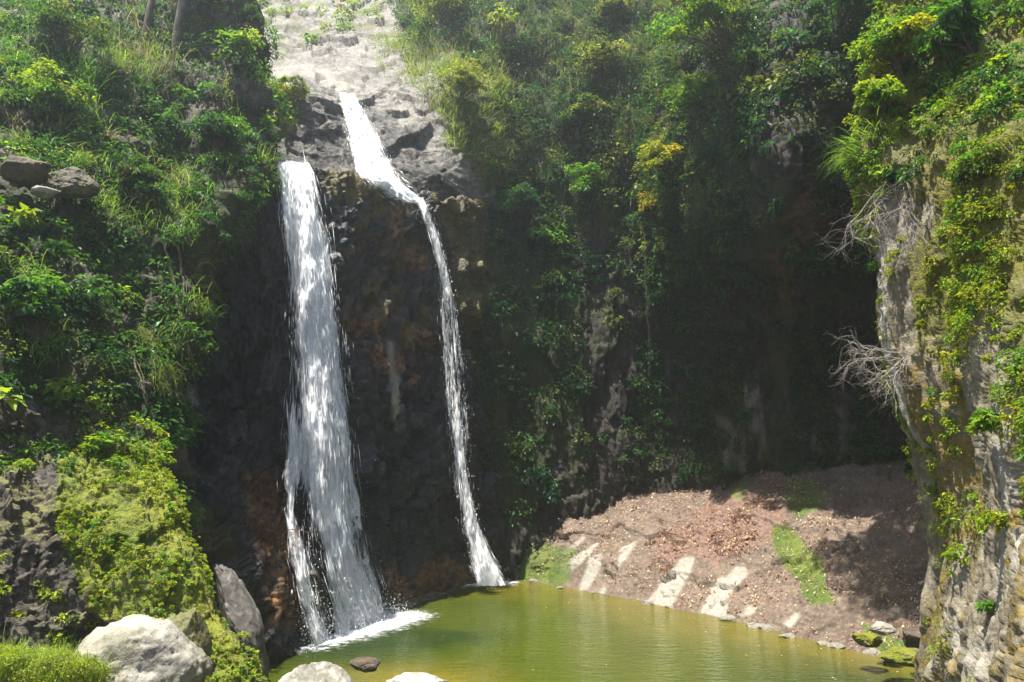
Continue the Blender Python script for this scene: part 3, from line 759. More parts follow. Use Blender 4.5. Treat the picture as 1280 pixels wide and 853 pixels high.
Ps, Ds = sheet('stream', t_side, [fall], .15, M_W[0], ds, sf, 40, 340, seed=4, fixed=fx)
Ps2, Ds2 = sheet('stream', t_side, [fall], .42, M_W[1], lambda U, V, s: ds(U, V, s) * .72, sf, 40, 340, dsp=.2, seed=5, widen=2, fixed=fx)
drops('spray', Ps2, Ds2, 900, sf, .005, .10)

threads('strands', Ps2, Ds2, 1500, sf, .0026, .04, 12, 70)
t_up = [(117, 421, 445), (135, 426, 457), (160, 430, 472), (190, 434, 488), (215, 440, 501), (234, 462, 512), (252, 500, 532)]
uf = empty('waterfall', 'short bright upper cascade tumbling from pale scree onto the dark ledge', 'waterfall', W(470, 228, 25.4))
def du_(U, V, s): return (gs(s, np.interp(V, [117, 190, 250], [-.1, -.1, .1]), .75) * 1.0 + .1) * np.clip(edge(s, .25) + .05, 0, 1)
Pu, Du = sheet('stream', t_up, [gorge, fall], .18, M_W[0], du_, uf, 46, 150, seed=6)
sheet('stream', t_up, [gorge, fall], .45, M_W[1], lambda U, V, s: du_(U, V, s) * .9, uf, 46, 150, dsp=.2, seed=7, widen=2)
drops('spray', Pu, Du, 400, uf, .005, .10)

threads('strands', Pu, Du, 4500, uf, .006, .08, 4, 20)
# foam where the falls land
m, nt, out = newmat('foam'); g = NT(nt)
_, R, G, B = g.attr('mask'); nn = g.noise(g.coord((1, 1.8, 1)), 5, 6, .7); al = g.ramp(g.math('ADD', nn, g.math('MULTIPLY_ADD', R, 1.0, -1.1)), -.05, .5)
df = g.n('ShaderNodeBsdfDiffuse'); df.inputs[0].default_value = (.82, .85, .86, 1); tr = g.n('ShaderNodeBsdfTransparent'); fi = g.n('ShaderNodeMixShader')
g.link(al, fi.inputs[0]); g.link(tr.outputs[0], fi.inputs[1]); g.link(df.outputs[0], fi.inputs[2]); g.link(fi.outputs[0], out.inputs[0]); M_FOAM = m
def foam(line, r, nm, par):
    line = np.array([Wz(u, v)[:2] for u, v in line]); lo = line.min(0) - r; hi = line.max(0) + r
    X, Yy = np.meshgrid(np.linspace(lo[0], hi[0], 80), np.linspace(lo[1], hi[1], 60)); p = np.stack([X, Yy], -1)
    d = np.min([segdist(p, line[i], line[i + 1]) for i in range(len(line) - 1)], 0)
    D = np.clip(1 - d / r, 0, 1)
    Z = .02 + .05 * D * (1 + fbm(np.stack([X, Yy, X * 0], -1) * 4, 7))
    mesh_np(nm, np.stack([X, Yy, Z], -1).reshape(-1, 3) - np.array(par.location), grid_faces(60, 80), M_FOAM, {'mask': np.stack([D] * 3, -1).reshape(-1, 3)}, parent=par)
foam([(386, 806), (430, 796), (475, 784), (508, 773)], 2.1, 'foam', wf)
foam([(592, 733), (634, 730)], 1.3, 'foam', sf)

# ================================================================== ROCKS
def rock(name, label, loc, size, mat, seed, cat='boulder', group=None, moss=0.0, cuts=.42, rot=0.0, sub=6, pale=0.0, roll=0.0):
    import bmesh
    bm = bmesh.new(); bmesh.ops.create_icosphere(bm, subdivisions=sub, radius=1.0)
    v = np.array([x.co[:] for x in bm.verts]); f = np.array([[q.index for q in t.verts] for t in bm.faces]); bm.free()
    r2 = np.random.default_rng(seed)
    for _ in range(11):                                     # planes that shear off faces
        n = unit(r2.normal(size=3)); h = 1 - cuts * r2.random() - .05
        e = v @ n - h; v = v - np.where(e > 0, e * .9, 0)[:, None] * n
    v = v * (1 + .12 * fbm(v * 1.4, seed, 4)[:, None] + .035 * fw(v * 1.8, seed)[:, None] + .012 * fw(v * 5, seed + 9)[:, None] + .014 * fbm(v * 9, seed + 3, 3)[:, None])
    v = v * np.array(size)
    c, s = math.cos(rot), math.sin(rot); v[:, :2] = v[:, :2] @ np.array([[c, s], [-s, c]])
    c, s = math.cos(roll), math.sin(roll); v[:, [0, 2]] = v[:, [0, 2]] @ np.array([[c, s], [-s, c]])
    mk = np.zeros((len(v), 3)); mk[:, 0] = moss * (fbm(v * 1.5, seed + 5, 3) > -.1); mk[:, 1] = pale
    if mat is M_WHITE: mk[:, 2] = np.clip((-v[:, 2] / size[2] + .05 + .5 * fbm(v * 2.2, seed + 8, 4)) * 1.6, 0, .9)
    o = mesh_np(name, v, f, mat, {'mask': mk}); o.location = [float(x) for x in loc]
    return tag(o, label, cat, group)

def rk(name, label, u, v, Y, wpx, hpx, dep, mat, seed, **k):
    """rock whose middle stands at pixel (u, v) at distance Y, wpx by hpx large as seen from the bank"""
    s = Y / F
    return rock(name, label, W(u, v, Y), (wpx * s / 2, dep / 2, hpx * s / 2), mat, seed, **k)

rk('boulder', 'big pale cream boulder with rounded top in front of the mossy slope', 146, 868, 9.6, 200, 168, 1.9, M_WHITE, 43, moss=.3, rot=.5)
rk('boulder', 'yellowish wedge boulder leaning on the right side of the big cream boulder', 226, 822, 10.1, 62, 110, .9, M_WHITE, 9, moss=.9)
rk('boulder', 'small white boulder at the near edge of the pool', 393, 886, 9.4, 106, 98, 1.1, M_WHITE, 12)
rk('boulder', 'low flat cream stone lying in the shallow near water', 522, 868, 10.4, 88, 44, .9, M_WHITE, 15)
rk('stone', 'small wet dark stone poking out of the near water', 457, 831, 15.2, 42, 16, .5, M_BROWN, 17, cat='stone')
rk('rock_slab', 'smooth grey slanting slab at the foot of the falls cliff', 300, 778, 15.2, 44, 140, 1.2, M_SLAB, 21, rot=.2, cuts=.3, roll=.45)
rk('boulder', 'grey weathered boulder half buried in the left hillside growth', 92, 232, 14.15, 62, 46, 1.0, M_GREY, 27, moss=.3)
rk('boulder', 'dark angular rock beside the grey boulder on left hillside', 34, 212, 13.6, 66, 40, 1.0, M_BROWN, 28, moss=.25)
rk('stone', 'small whitish stone below the dark angular hillside rock', 58, 240, 13.0, 36, 18, .4, M_WHITE, 31, cat='stone')
rk('stone', 'yellow green mossy stone nearest the right cliff at the waterline', 1126, 820, 15.5, 54, 24, .8, M_MOSSY, 35, moss=1., cat='stone')
rk('stone', 'small moss capped stone left of the mossy waterline stone', 1084, 799, 16.4, 36, 17, .6, M_MOSSY, 38, moss=1., cat='stone')
rk('stone', 'pale block of stone on the apron just above the mossy stones', 1102, 786, 16.8, 30, 14, .5, M_GREY, 40, cat='stone', pale=.5)
rk('stone', 'dark wet block where the apron ends under the right cliff', 1148, 800, 16.0, 50, 30, .7, M_BROWN, 41, cat='stone')
for i in range(16):
    u = 655 + i * 31 + rng.normal(0, 8); v = np.interp(u, [s[0] for s in sh], [s[1] for s in sh]) + rng.normal(0, 2); q = Wz(u, v); r = .10 + .14 * rng.random()
    rock('shore_stone', 'small grey stone along the waterline below the leaf strewn apron', q, (r * 1.3, r, r * .6), M_GREY, 300 + i, cat='stone', group='small stones along the apron shoreline', sub=4, pale=.3)
for i in range(10):
    u = 498 + i * 10 + rng.normal(0, 4); v = np.interp(u, [490, 600], [763, 731]) - 1; q = Wz(u, v); r = .12 + .16 * rng.random()
    rock('shore_stone', 'dark wet stone at the cliff foot between the two waterfalls', q, (r * 1.3, r, r * .8), M_BROWN, 400 + i, cat='stone', group='dark stones at the foot of the falls cliff', sub=3)

# ================================================================== GROWTH
def cover(name, patch, w, n, per, rad, L, Wd, pal, out=.12, flat=.75, hang=0, mat=M_LEAF, var=.25):
    p, nn, k = pick(patch, n, w)
    R_ = rad[0] + (rad[1] - rad[0]) * rng.random(n) ** 1.6
    c = p + nn * (out * R_)[:, None]
    hue = .5 + .5 * fbm(p * .35, 200, 3)[:, None]
    base = palette(pal, n) * (.65 + .7 * hue)
    Ls = L * np.exp(rng.normal(0, .28, n)); Ws = Ls * (Wd / L)
    geo = clump_leaves(c, R_, base, per, Ls, Ws, nn, flat, hang, var)
    return tag(emit(name, geo, mat), kind='stuff')

def grass(name, patch, w, n, blades, L, pal, spread=.12, droop=.9, wd=.012, updir=.6, single=True, at=None):
    p, nn, k = pick(patch, n, w) if at is None else at
    n = len(p); idx = np.repeat(np.arange(n), blades)
    d = unit(nn[idx] * .8 + UP * updir + rv(len(idx)) * .55)
    base = palette(pal, n); t = np.clip(base[idx] * np.exp(rng.normal(0, .3, (len(idx), 1))), .004, .7)
    Ln = L * np.exp(rng.normal(0, .3, len(idx)))
    geo = blade_geo(p[idx] + rng.normal(0, spread, (len(idx), 3)), d, Ln, wd * np.exp(rng.normal(0, .25, len(idx))), t, droop)
    return tag(emit(name, geo, M_GRASS), kind='stuff')

nb = fbm(back.P * .25, 210, 3); nb2 = fbm(back.P * .7, 211, 3)
lowlim = np.interp(back.u, [540, 600, 680, 740, 820, 860, 900, 1000, 1150], [560, 640, 560, 400, 340, 230, 200, 170, 260])
w_b = 1 / (1 + np.exp((back.v - lowlim + 60 * nb2) / 26)) * np.clip(.75 + .9 * nb2, .05, 1.5)
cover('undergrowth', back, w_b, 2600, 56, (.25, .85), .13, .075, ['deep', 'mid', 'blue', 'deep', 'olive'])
cover('undergrowth', back, w_b * (back.v < 330) * (back.u > 690), 500, 60, (.25, .7), .13, .07, ['mid', 'fresh', 'olive', 'pale'])
w_hang = np.clip(1 - np.abs(back.v - 90) / 190, 0, 1) * np.clip(1.2 - np.abs(back.u - 720) / 220, 0, 1) * (nb2 > -.25)
grass('hanging_grass', back, w_hang, 620, 26, .75, ['olive', 'blue', 'straw', 'mid', 'brown'], .18, 1.3, .013, .2)
w_ivy = np.clip(1 - w_b, 0, 1) * np.clip(.2 + 1.6 * fbm(back.P * [.8, .8, .16], 214, 4), 0, 1) * (back.v < 600) * (back.v > 180)
cover('creepers', back, w_ivy, 2600, 36, (.12, .4), .09, .06, ['olive', 'deep', 'deep', 'mid'], .05, .9)

nl = fbm(left.P * .5, 220, 3)
w_l = np.clip(.8 + .9 * nl, .08, 1.5) * np.where(left.u > np.interp(left.v, [0, 210, 300, 420, 560], [400, 400, 225, 215, 190]), .25, 1)
cover('undergrowth', left, np.clip(w_l + .25, 0, 1.5), 3000, 56, (.14, .5), .095, .05, ['deep', 'mid', 'blue', 'mid', 'fresh', 'fresh'])
cover('undergrowth', left, w_l * (left.u < 130) * np.clip(nl + .4, 0, 1), 420, 60, (.18, .5), .10, .055, ['fresh', 'lime', 'mid', 'pale'])
grass('hanging_grass', left, np.clip(fbm(left.P * .45, 221, 3) + .25, 0, 1) * (left.v < 470), 700, 28, .58, ['mid', 'lime', 'straw', 'pale', 'fresh'], .15, 1.2, .011, .3)
grass('hanging_grass', left, (gs(left.u, 195, 42) * gs(left.v, 85, 38)), 60, 34, .9, ['brown', 'straw', 'brown', 'olive'], .2, 1.7, .012, .05)
cover('creepers', fall, np.clip(region(fall, [(200, 200), (345, 205), (300, 300), (280, 420), (225, 520), (180, 400)], 30) * np.clip(fbm(fall.P * .8, 222, 3) + .15, 0, 1), 0, 1), 240, 36, (.1, .35), .09, .05, ['mid', 'deep', 'olive'])

w_g = g_moss * (1 + 0 * gorge.u)
cover('undergrowth', gorge, np.clip(w_g + (gorge.v < 25) * 1., 0, 1) * (gorge.u < 640), 800, 56, (.2, .7), .14, .07, ['pale', 'olive', 'fresh', 'lime'])
grass('meadow_grass', gorge, region(gorge, [(470, 60), (640, 30), (650, 200), (600, 240), (560, 150), (490, 90)], 25), 260, 20, .5, ['pale', 'lime', 'pale', 'straw'], .2, .9, .014, .7)

w_m = m_moss * np.clip(.5 + 1.9 * fbm(butt.P * 1.3, 230, 4), .03, 1.5)
cover('moss', butt, w_m, 6500, 30, (.012, .036), .020, .014, ['moss', 'lime', 'lime', 'fresh', 'moss'], .1, .8, 0, M_MOSS)
cover('moss', butt, w_m * (fbm(butt.P * 1.6, 231, 3) > .05), 260, 44, (.03, .07), .028, .018, ['lime', 'fresh', 'moss'], .1, .8, .2, M_MOSS)
cover('undergrowth', butt, (butt.v < 590) * 1., 260, 60, (.09, .22), .06, .03, ['fresh', 'lime', 'mid'])
cover('moss', butt, (1 - m_moss) * np.clip(fbm(butt.P * [1.6, 1.6, .5], 232, 3), 0, 1), 500, 30, (.05, .13), .05, .035, ['moss', 'olive', 'lime'], .1, .8, 0, M_MOSS)

npil = fbm(pil.P * [1.1, 1.1, .55], 240, 4)
w_p = np.clip(.42 + 1.7 * npil, 0, 1.4) * np.interp(pil.v, [-200, 250, 420, 520, 600, 680, 853], [1.2, 1.15, 1.0, .75, .42, .16, .03]) * np.interp(pil.u, [1085, 1150, 1200, 1280], [.6, .6, 1, 1.1])
cover('wall_plants', pil, w_p, 7600, 52, (.04, .14), .036, .020, ['moss', 'lime', 'fresh', 'lime', 'moss'], .1, .9, .25, M_MOSS)
cover('wall_plants', pil, (pil.v < 225) * np.clip(.9 + npil, .2, 1.4), 2300, 64, (.09, .26), .062, .033, ['mid', 'fresh', 'deep', 'olive', 'lime'], .15, .85, .25)
w_p2 = np.clip(npil + .1, 0, 1) * np.interp(pil.v, [200, 350, 560, 760], [.2, 1, 1, .25]) * (pil.u > 1180)
cover('wall_plants', pil, w_p2, 600, 56, (.08, .2), .045, .022, ['lime', 'fresh', 'moss'], .2, .9, .3)

# fallen leaves and grit on the apron
def litter(name, patch, w, n, L, cols):
    p, nn, k = pick(patch, n, w); nr = patch.N.reshape(-1, 3)[k]; nr = np.where(nr[:, 2:3] < 0, -nr, nr)
    t = np.array(cols)[rng.integers(0, len(cols), n)] * np.exp(rng.normal(0, .25, (n, 1)))
    Ln = L * np.exp(rng.normal(0, .35, n))
    geo = leaf_geo(p - rng.normal(0, .0, (n, 3)) + nr * .03, unit(nr + rv(n) * .35), rv(n), Ln, Ln * .5, np.clip(t, .01, .6), .15, .05)
    return tag(emit(name, geo, M_LITTER), kind='stuff')
w_li = (1 - a_pale * .93) * np.clip(.45 + 1.5 * fbm(apron.P * [.8, .8, 1.6], 76, 4), .04, 1.5) * (apron.P[..., 2] > .05)
litter('fallen_leaves', apron, w_li, 17000, .055, [(.26, .15, .10), (.22, .11, .075), (.33, .24, .16), (.38, .31, .21), (.17, .09, .07), (.28, .21, .17)])
litter('fallen_leaves', apron, w_li * (.12 + region(apron, [(800, 700), (850, 640), (960, 595), (1000, 640), (940, 690), (900, 690), (840, 720)], 25)), 6500, .075, [(.18, .075, .045), (.22, .12, .065), (.14, .06, .042), (.28, .19, .11)])
litter('fallen_leaves', apron, w_li, 3200, .055, [(.5, .42, .2), (.48, .38, .24), (.45, .36, .16)])

k = rng.choice(pp.shape[0] * pp.shape[1], 260, p=(lambda w: w / w.sum())((np.exp(-dsh / 1.2) + .04).ravel() * ((pp[..., 1] > 10) & (pp[..., 0] > -4) & (pp[..., 0] < 10)).ravel()))
q = np.concatenate([pp.reshape(-1, 2)[k] + rng.normal(0, .06, (260, 2)), np.full((260, 1), .012)], 1)
Ln = rng.uniform(.04, .09, 260)
tag(emit('floating_leaves', leaf_geo(q, unit(UP + rv(260) * .06), rv(260) * [1, 1, .02], Ln, Ln * .5, np.array([(.3, .2, .1), (.4, .32, .12), (.2, .09, .05)])[rng.integers(0, 3, 260)], .03, .0), M_LITTER), kind='stuff')

# ------------------------------------------------------------------ plants one can point at
def shrub(kind, label, patch, u, v, r, pal, cat='shrub', n=None, L=.12, Wd=.07, clumps=9, out=.55, group=None, lift=.35, flat=.85, hang=.1):
    p, nn = patch.at(u, v); e = empty(kind, label, cat, p - nn * .1, group)
    ax = unit(nn * .7 + UP * .6)
    d = rv(clumps); dn = np.sum(d * ax, -1, keepdims=True); d = np.where(dn < 0, d - 2 * dn * ax, d)
    clumps = int(clumps * 1.7); d = np.concatenate([d, d[rng.integers(0, len(d), clumps - len(d))] + rng.normal(0, .5, (clumps - len(d), 3))]); d = unit(d)
    c = p + ax * r * out + d * r * (.2 + .75 * rng.random((clumps, 1))) * [1, 1, .8]
    R_ = r * (.13 + .36 * rng.random(clumps) ** 1.6)
    per = int((n or int(90 + 160 * r)) * .62)
    base = palette(pal, clumps)
    emit('foliage', clump_leaves(c, R_, base, per, np.full(clumps, L), np.full(clumps, Wd), np.repeat(unit(ax)[None], clumps, 0), flat, hang), M_LEAF, e)
    lines = []
    for q in c:
        t = np.linspace(0, 1, 6)[:, None]; mid = p + ax * r * .3
        pts = (p - nn * .15) * (1 - t) ** 2 + 2 * mid * t * (1 - t) + q * t ** 2
        lines.append((pts + rng.normal(0, .02 * r, pts.shape), np.linspace(.03, .008, 6) * (.6 + .5 * r)))
    tubes('stem', lines, M_BARK, e)
    return e

def tuft(kind, label, patch, u, v, L, pal, blades=110, droop=1.2, wd=.014, updir=.4, spread=.08, cat='grass tuft', group=None):
    p, nn = patch.at(u, v); e = empty(kind, label, cat, p, group)
    d = unit(nn * .8 + UP * updir + rv(blades) * .6)
    t = np.clip(palette(pal, blades) * np.exp(rng.normal(0, .2, (blades, 1))), .004, .7)
    emit('blades', blade_geo(p + rng.normal(0, spread, (blades, 3)), d, L * np.exp(rng.normal(0, .25, blades)), np.full(blades, wd), t, droop), M_GRASS, e)
    return e

S = shrub
S('sapling', 'slender sapling with sparse glowing lime leaves high on the hazy cliff', back, 625, 62, .95, ['lime', 'lime', 'pale'], 'sapling', 26, .20, .13, 9, 1.3)
S('bush', 'large feathery pale bush crowning the slope right of the pale scree', gorge, 560, 40, 2.0, ['pale', 'olive', 'lime'], 'bush', 420, .14, .06, 14)
S('bush', 'yellow green bush squeezed between hillside edge and upper cascade rock', gorge, 362, 140, 1.0, ['lime', 'olive', 'moss'], 'bush', 220, .12, .06, 10)
S('bush', 'sunlit rounded bush overhanging the grassy slope right of the upper cascade', gorge, 575, 130, 1.2, ['pale', 'lime', 'olive'], 'bush', 260, .14, .06, 10)
S('bush', 'dusty olive bush on the back cliff, topmost of the pale bushes', back, 775, 40, 1.3, ['pale', 'olive'], 'bush', 240, .15, .07, 11)
S('bush', 'broad pale olive bush in the middle of the back cliff', back, 750, 108, 1.4, ['olive', 'lime', 'pale'], 'bush', 260, .16, .08, 12)
S('bush', 'loose grey green bush just under the broad pale olive bush', back, 735, 165, 1.1, ['pale', 'olive', 'mid'], 'bush', 220, .16, .08, 10)
S('shrub', 'rounded vivid green shrub standing out of the dark back cliff', back, 738, 245, 1.05, ['fresh', 'lime', 'fresh'], 'shrub', 240, .15, .09, 10)
S('tree', 'bright green leafy treetop leaning out over the shaded overhang', back, 915, 75, 1.9, ['lime', 'fresh', 'mid'], 'tree', 330, .14, .08, 14, .8)
S('shrub', 'lime leaved shrub hanging just below the bright leaning treetop', back, 895, 135, 1.1, ['lime', 'fresh'], 'shrub', 260, .13, .08, 10)
S('shrub', 'sprig of lime leaves poking left from the back cliff at the top', back, 868, 22, .6, ['lime', 'pale'], 'shrub', 60, .2, .12, 6, 1.2)
S('shrub', 'yellow green shrub trailing down the lit rib above the bare overhang', back, 845, 215, .95, ['lime', 'moss', 'gold'], 'shrub', 230, .12, .07, 10)
S('shrub', 'trailing yellow green shrub lowest on the lit rib of the back cliff', back, 830, 260, .7, ['moss', 'gold', 'lime'], 'shrub', 180, .11, .06, 8)
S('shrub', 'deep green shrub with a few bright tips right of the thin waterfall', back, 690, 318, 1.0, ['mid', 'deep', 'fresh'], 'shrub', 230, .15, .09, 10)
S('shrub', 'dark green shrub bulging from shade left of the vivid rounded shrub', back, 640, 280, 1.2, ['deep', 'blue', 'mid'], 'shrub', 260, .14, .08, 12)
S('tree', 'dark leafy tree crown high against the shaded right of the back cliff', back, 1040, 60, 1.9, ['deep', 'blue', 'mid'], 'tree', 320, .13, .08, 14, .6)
S('bush', 'green and yellow leafy bush at the rim of the right cliff', pil, 1122, 90, .6, ['fresh', 'lime', 'moss'], 'bush', 420, .072, .04, 14)
S('bush', 'lime leaved bush bulging from the right cliff edge above the dead branches', pil, 1100, 150, .52, ['lime', 'fresh'], 'bush', 400, .068, .038, 13)
S('shrub', 'tall leafy shrub with drooping pointed leaves in the top right corner', pil, 1215, 70, .7, ['mid', 'fresh', 'deep'], 'shrub', 150, .17, .045, 11, .5, hang=.5)
S('plant', 'pale green fern like plant on grey rock near the right frame edge', pil, 1258, 540, .22, ['lime', 'fresh'], 'plant', 80, .09, .035, 7)
S('plant', 'small lime plant rooted in the streaked rock below the fern like plant', pil, 1255, 660, .16, ['lime', 'moss'], 'plant', 60, .07, .03, 6)
S('plant', 'tiny bright seedling low on the grey streaked right cliff', pil, 1242, 765, .09, ['lime', 'fresh'], 'plant', 40, .05, .025, 5)
S('bush', 'glossy bright leaved bush on the left hillside above the grey boulder', left, 60, 145, .9, ['fresh', 'lime', 'mid'], 'bush', 240, .12, .05, 11)
S('bush', 'pale twiggy bush near the top of the left hillside', left, 85, 75, 1.1, ['pale', 'olive', 'mid'], 'bush', 260, .10, .045, 11)
S('sapling', 'yellow green sapling on the hillside edge left of the pale scree', left, 303, 85, .7, ['lime', 'fresh'], 'sapling', 90, .14, .08, 8, .9)
S('shrub', 'bright pale leaved shrub in the middle of the lower left hillside', left, 152, 390, .42, ['lime', 'pale', 'fresh'], 'shrub', 110, .11, .055, 8)
S('shrub', 'lime shrub on top of the mossy slope under the dark hillside', butt, 130, 572, .32, ['lime', 'fresh'], 'shrub', 110, .10, .045, 9)
S('shrub', 'dense glossy green shrub at the left frame edge above the broad leaf plant', left, 20, 400, .65, ['mid', 'fresh', 'deep'], 'shrub', 240, .12, .06, 11)
S('shrub', 'mid green bush on the shaded hillside left of the main waterfall lip', left, 270, 190, .75, ['mid', 'blue', 'fresh'], 'bush', 220, .11, .06, 11)
S('shrub', 'dark fern covered shrub halfway up the shaded hillside', left, 165, 255, .7, ['mid', 'deep', 'olive'], 'shrub', 230, .11, .05, 11)
S('plant', 'small green plant clinging to bare dark rock left of the main waterfall', fall, 272, 378, .3, ['fresh', 'mid'], 'plant', 80, .11, .07, 6)
T = tuft
T('grass_tuft', 'arching pale grass tuft on the back cliff below the leaning treetop', back, 868, 112, .95, ['pale', 'olive', 'lime'], 130)
T('grass_tuft', 'pale grass fountain on the lit rib left of the trailing shrubs', back, 835, 178, .85, ['pale', 'lime', 'straw'], 130)
T('grass_tuft', 'yellow green grass tuft spilling from the right cliff edge', pil, 1075, 196, .5, ['lime', 'pale', 'fresh'], 170, 1.0, .010)
T('grass_tuft', 'feathery grass under the lime bush on the right cliff edge', pil, 1098, 178, .45, ['lime', 'pale'], 150, 1.0, .010)
T('grass_tuft', 'straw coloured hanging grass above the mossy slope', left, 168, 425, .62, ['straw', 'pale', 'brown', 'lime'], 170, 1.8, .010, .2, .14)
T('grass_tuft', 'second clump of dry grass hanging lower down beside the dark rock', left, 195, 470, .60, ['straw', 'olive', 'lime'], 150, 1.9, .010, .1, .12)
T('bromeliad', 'rosette of narrow silvery leaves on the dark lower hillside', left, 60, 436, .42, ['pale', 'pale', 'fresh'], 44, 1.3, .026, .5, .02, 'plant')
T('bromeliad', 'spiky dark green rosette hanging left of the dry vines', left, 155, 300, .55, ['mid', 'blue', 'pale'], 60, 1.3, .028, .5, .03, 'plant')
T('grass_tuft', 'sunlit dry grass tuft under the grey hillside boulder', left, 75, 310, .5, ['straw', 'pale', 'lime'], 130, 1.3, .010)
T('grass_tuft', 'small bright grass tuft growing over the grey hillside boulder', left, 100, 205, .42, ['lime', 'pale', 'fresh'], 110, 1.2, .010)
T('grass_tuft', 'loose grass tuft hanging over the dark angular hillside rock', left, 28, 186, .45, ['fresh', 'pale', 'lime'], 120, 1.3, .010)
T('bamboo', 'fan of long bright bamboo leaves at the left hillside', left, 108, 115, .75, ['fresh', 'lime', 'mid'], 120, .7, .035, .8, .25, 'bamboo')

# broad leaf plant at the frame edge
p, nn = left.at(2, 500); e = empty('broad_leaf_plant', 'plant with very large ribbed pale green leaves at the left edge', 'plant', p)
k = 7; dd = unit(np.array([[.9, -.35, .25], [.8, -.5, -.1], [.5, -.8, .2], [.95, -.1, .0], [.2, -.9, .4], [-.3, -.9, .1], [.6, -.6, .6]]))
for i in range(k):
    L_ = .32 + .12 * rng.random(); s = np.linspace(0, 1, 10); q = np.linspace(-1, 1, 7); wv = .085 * np.sin(np.pi * s ** .8) + .003
    side = unit(np.cross(dd[i], UP)); nr = np.cross(side, dd[i])
    base = p + dd[i] * .12
    Pl = base + dd[i] * (s * L_)[:, None, None] + side * (wv[:, None] * q)[..., None] + nr * (np.abs(q)[None] * wv[:, None] * .35 + .012 * np.sin(s * 40)[:, None] * np.abs(q))[..., None] - UP * (.35 * L_ * s ** 2)[:, None, None]
    mesh_np('leaf', Pl.reshape(-1, 3) - p, grid_faces(10, 7), M_LEAF, {'tint': np.tile(np.array(PAL['lime']) * 1.1, (70, 1))}, True, e)
tubes('stem', [(np.array([p - nn * .1, p + dd[i] * .06, p + dd[i] * .13]), .008) for i in range(k)], M_VINE, e)

# ------------------------------------------------------------------ dead shrubs on the right cliff
def branchy(start, d, L, r, depth, curl, lines, rg, droop=.25):
    n = 8; pts = [np.array(start, float)]; d = unit(np.array(d, float))
    for i in range(n):
        d = unit(d + rg.normal(0, curl, 3) - UP * droop * .12); pts.append(pts[-1] + d * L / n)
    pts = np.array(pts); lines[depth].append((pts, np.linspace(r, r * .45, n + 1)))
    if depth > 0:
        for j in range(rg.integers(4, 7)):
            i = rg.integers(2, n + 1); t = unit(pts[i] - pts[i - 1])
            branchy(pts[i], unit(t + rg.normal(0, .55, 3)), L * (.45 + .25 * rg.random()), r * .5, depth - 1, curl * 1.1, lines, rg, droop)

def dead(label, u, v, seeds, tx, L, r):
    p, nn = pil.at(u, v); e = empty('dead_shrub', label, 'dead shrub', p); rg = np.random.default_rng(seeds)
    for (ax, ay, az) in tx:
        lines = {0: [], 1: [], 2: []}; dr = .65 if L > 1 else .3
        branchy(p + rg.normal(0, .05, 3) - nn * .05, (ax, ay, az), L * (.8 + .4 * rg.random()), r, 2, .24, lines, rg, dr)
        tubes('branch', lines[2] + lines[1] + lines[0], M_TWIG, e, 5)
    return e
dead('tangle of bare grey branches hanging from the right cliff edge, upper', 1128, 215, 5, [(-.35, -.3, -1.0), (-.5, .1, -.7), (.05, -.4, -1.), (-.75, 0, -.35), (-.1, -.5, -.9), (-.2, -.3, -1.1), (-.6, -.1, -1.), (-.3, -.5, -1.), (.1, -.5, -1.), (-.4, -.3, -.9), (-.5, -.2, -1.2), (0, -.4, -1.2)], 1.15, .0065)
dead('bare bleached shrub jutting left over the shadow, lower of two', 1128, 448, 11, [(-.9, 0, .45), (-1, -.1, .1), (-.9, -.1, -.3), (-.6, -.1, -.8), (-1, .1, .3), (-.8, -.2, -.6), (-.9, -.2, .2), (-.7, 0, -1.), (-1, 0, -.1)], .75, .0062)

# hanging vines, red roots
for i, (u0, v0, u1, v1, lab) in enumerate([(205, 300, 248, 500, 'long brown vine trailing diagonally down the rock beside the dry grass'), (222, 290, 236, 420, 'thin vine hanging straight down right of the spiky rosette'), (165, 440, 212, 600, 'tangled dry vine dangling in front of the dark lower hillside'),
                                           (805, 290, 812, 470, 'pale root hanging down the shaded centre of the back cliff')]):
    pa = back if u0 > 500 else left
    a, na = pa.at(u0, v0); t = np.linspace(0, 1, 16)
    yy = np.array([min(depth_at([pa, fall], u0 + (u1 - u0) * q, v0 + (v1 - v0) * q), 40) for q in t]) - .12
    yy = np.convolve(np.pad(yy, 2, mode='edge'), np.ones(5) / 5, 'valid')
    pts = W(u0 + (u1 - u0) * t, v0 + (v1 - v0) * t, yy) + rng.normal(0, .015, (16, 3))
    e = empty('vine', lab, 'vine', pts[0])
    tubes('stem', [(pts, np.linspace(.028, .012, 16))], M_VINE, e)
    tubes('strand', [(pts + rng.normal(0, .03, pts.shape) + [.05, -.02, 0], .008), (pts[:11] + rng.normal(0, .04, (11, 3)), .007)], M_VINE, e)
for u0, v0, sd, n, lab in ((334, 605, 3, 34, 'mat of red brown roots on the rock left of the waterfall, upper'), (338, 668, 4, 30, 'reddish root mat just above the waterline left of the waterfall')):
    Y = depth_at([fall], u0, v0) - .08; p = W(u0, v0, Y); e = empty('root_mat', lab, 'roots', p); lines = []; rg = np.random.default_rng(sd)
    for i in range(n):
        st = W(u0 + rg.normal(0, 16), v0 + rg.normal(0, 14), Y - .05 - .1 * rg.random()); L = {0: [], 1: []}
        branchy(st, (rg.normal(0, .8), -.3 * rg.random(), -.5), .5, .011, 1, .3, L, rg, .5); lines += L[0] + L[1]
    tubes('root_fibres', lines, M_ROOT, e, 4)['kind'] = 'stuff'

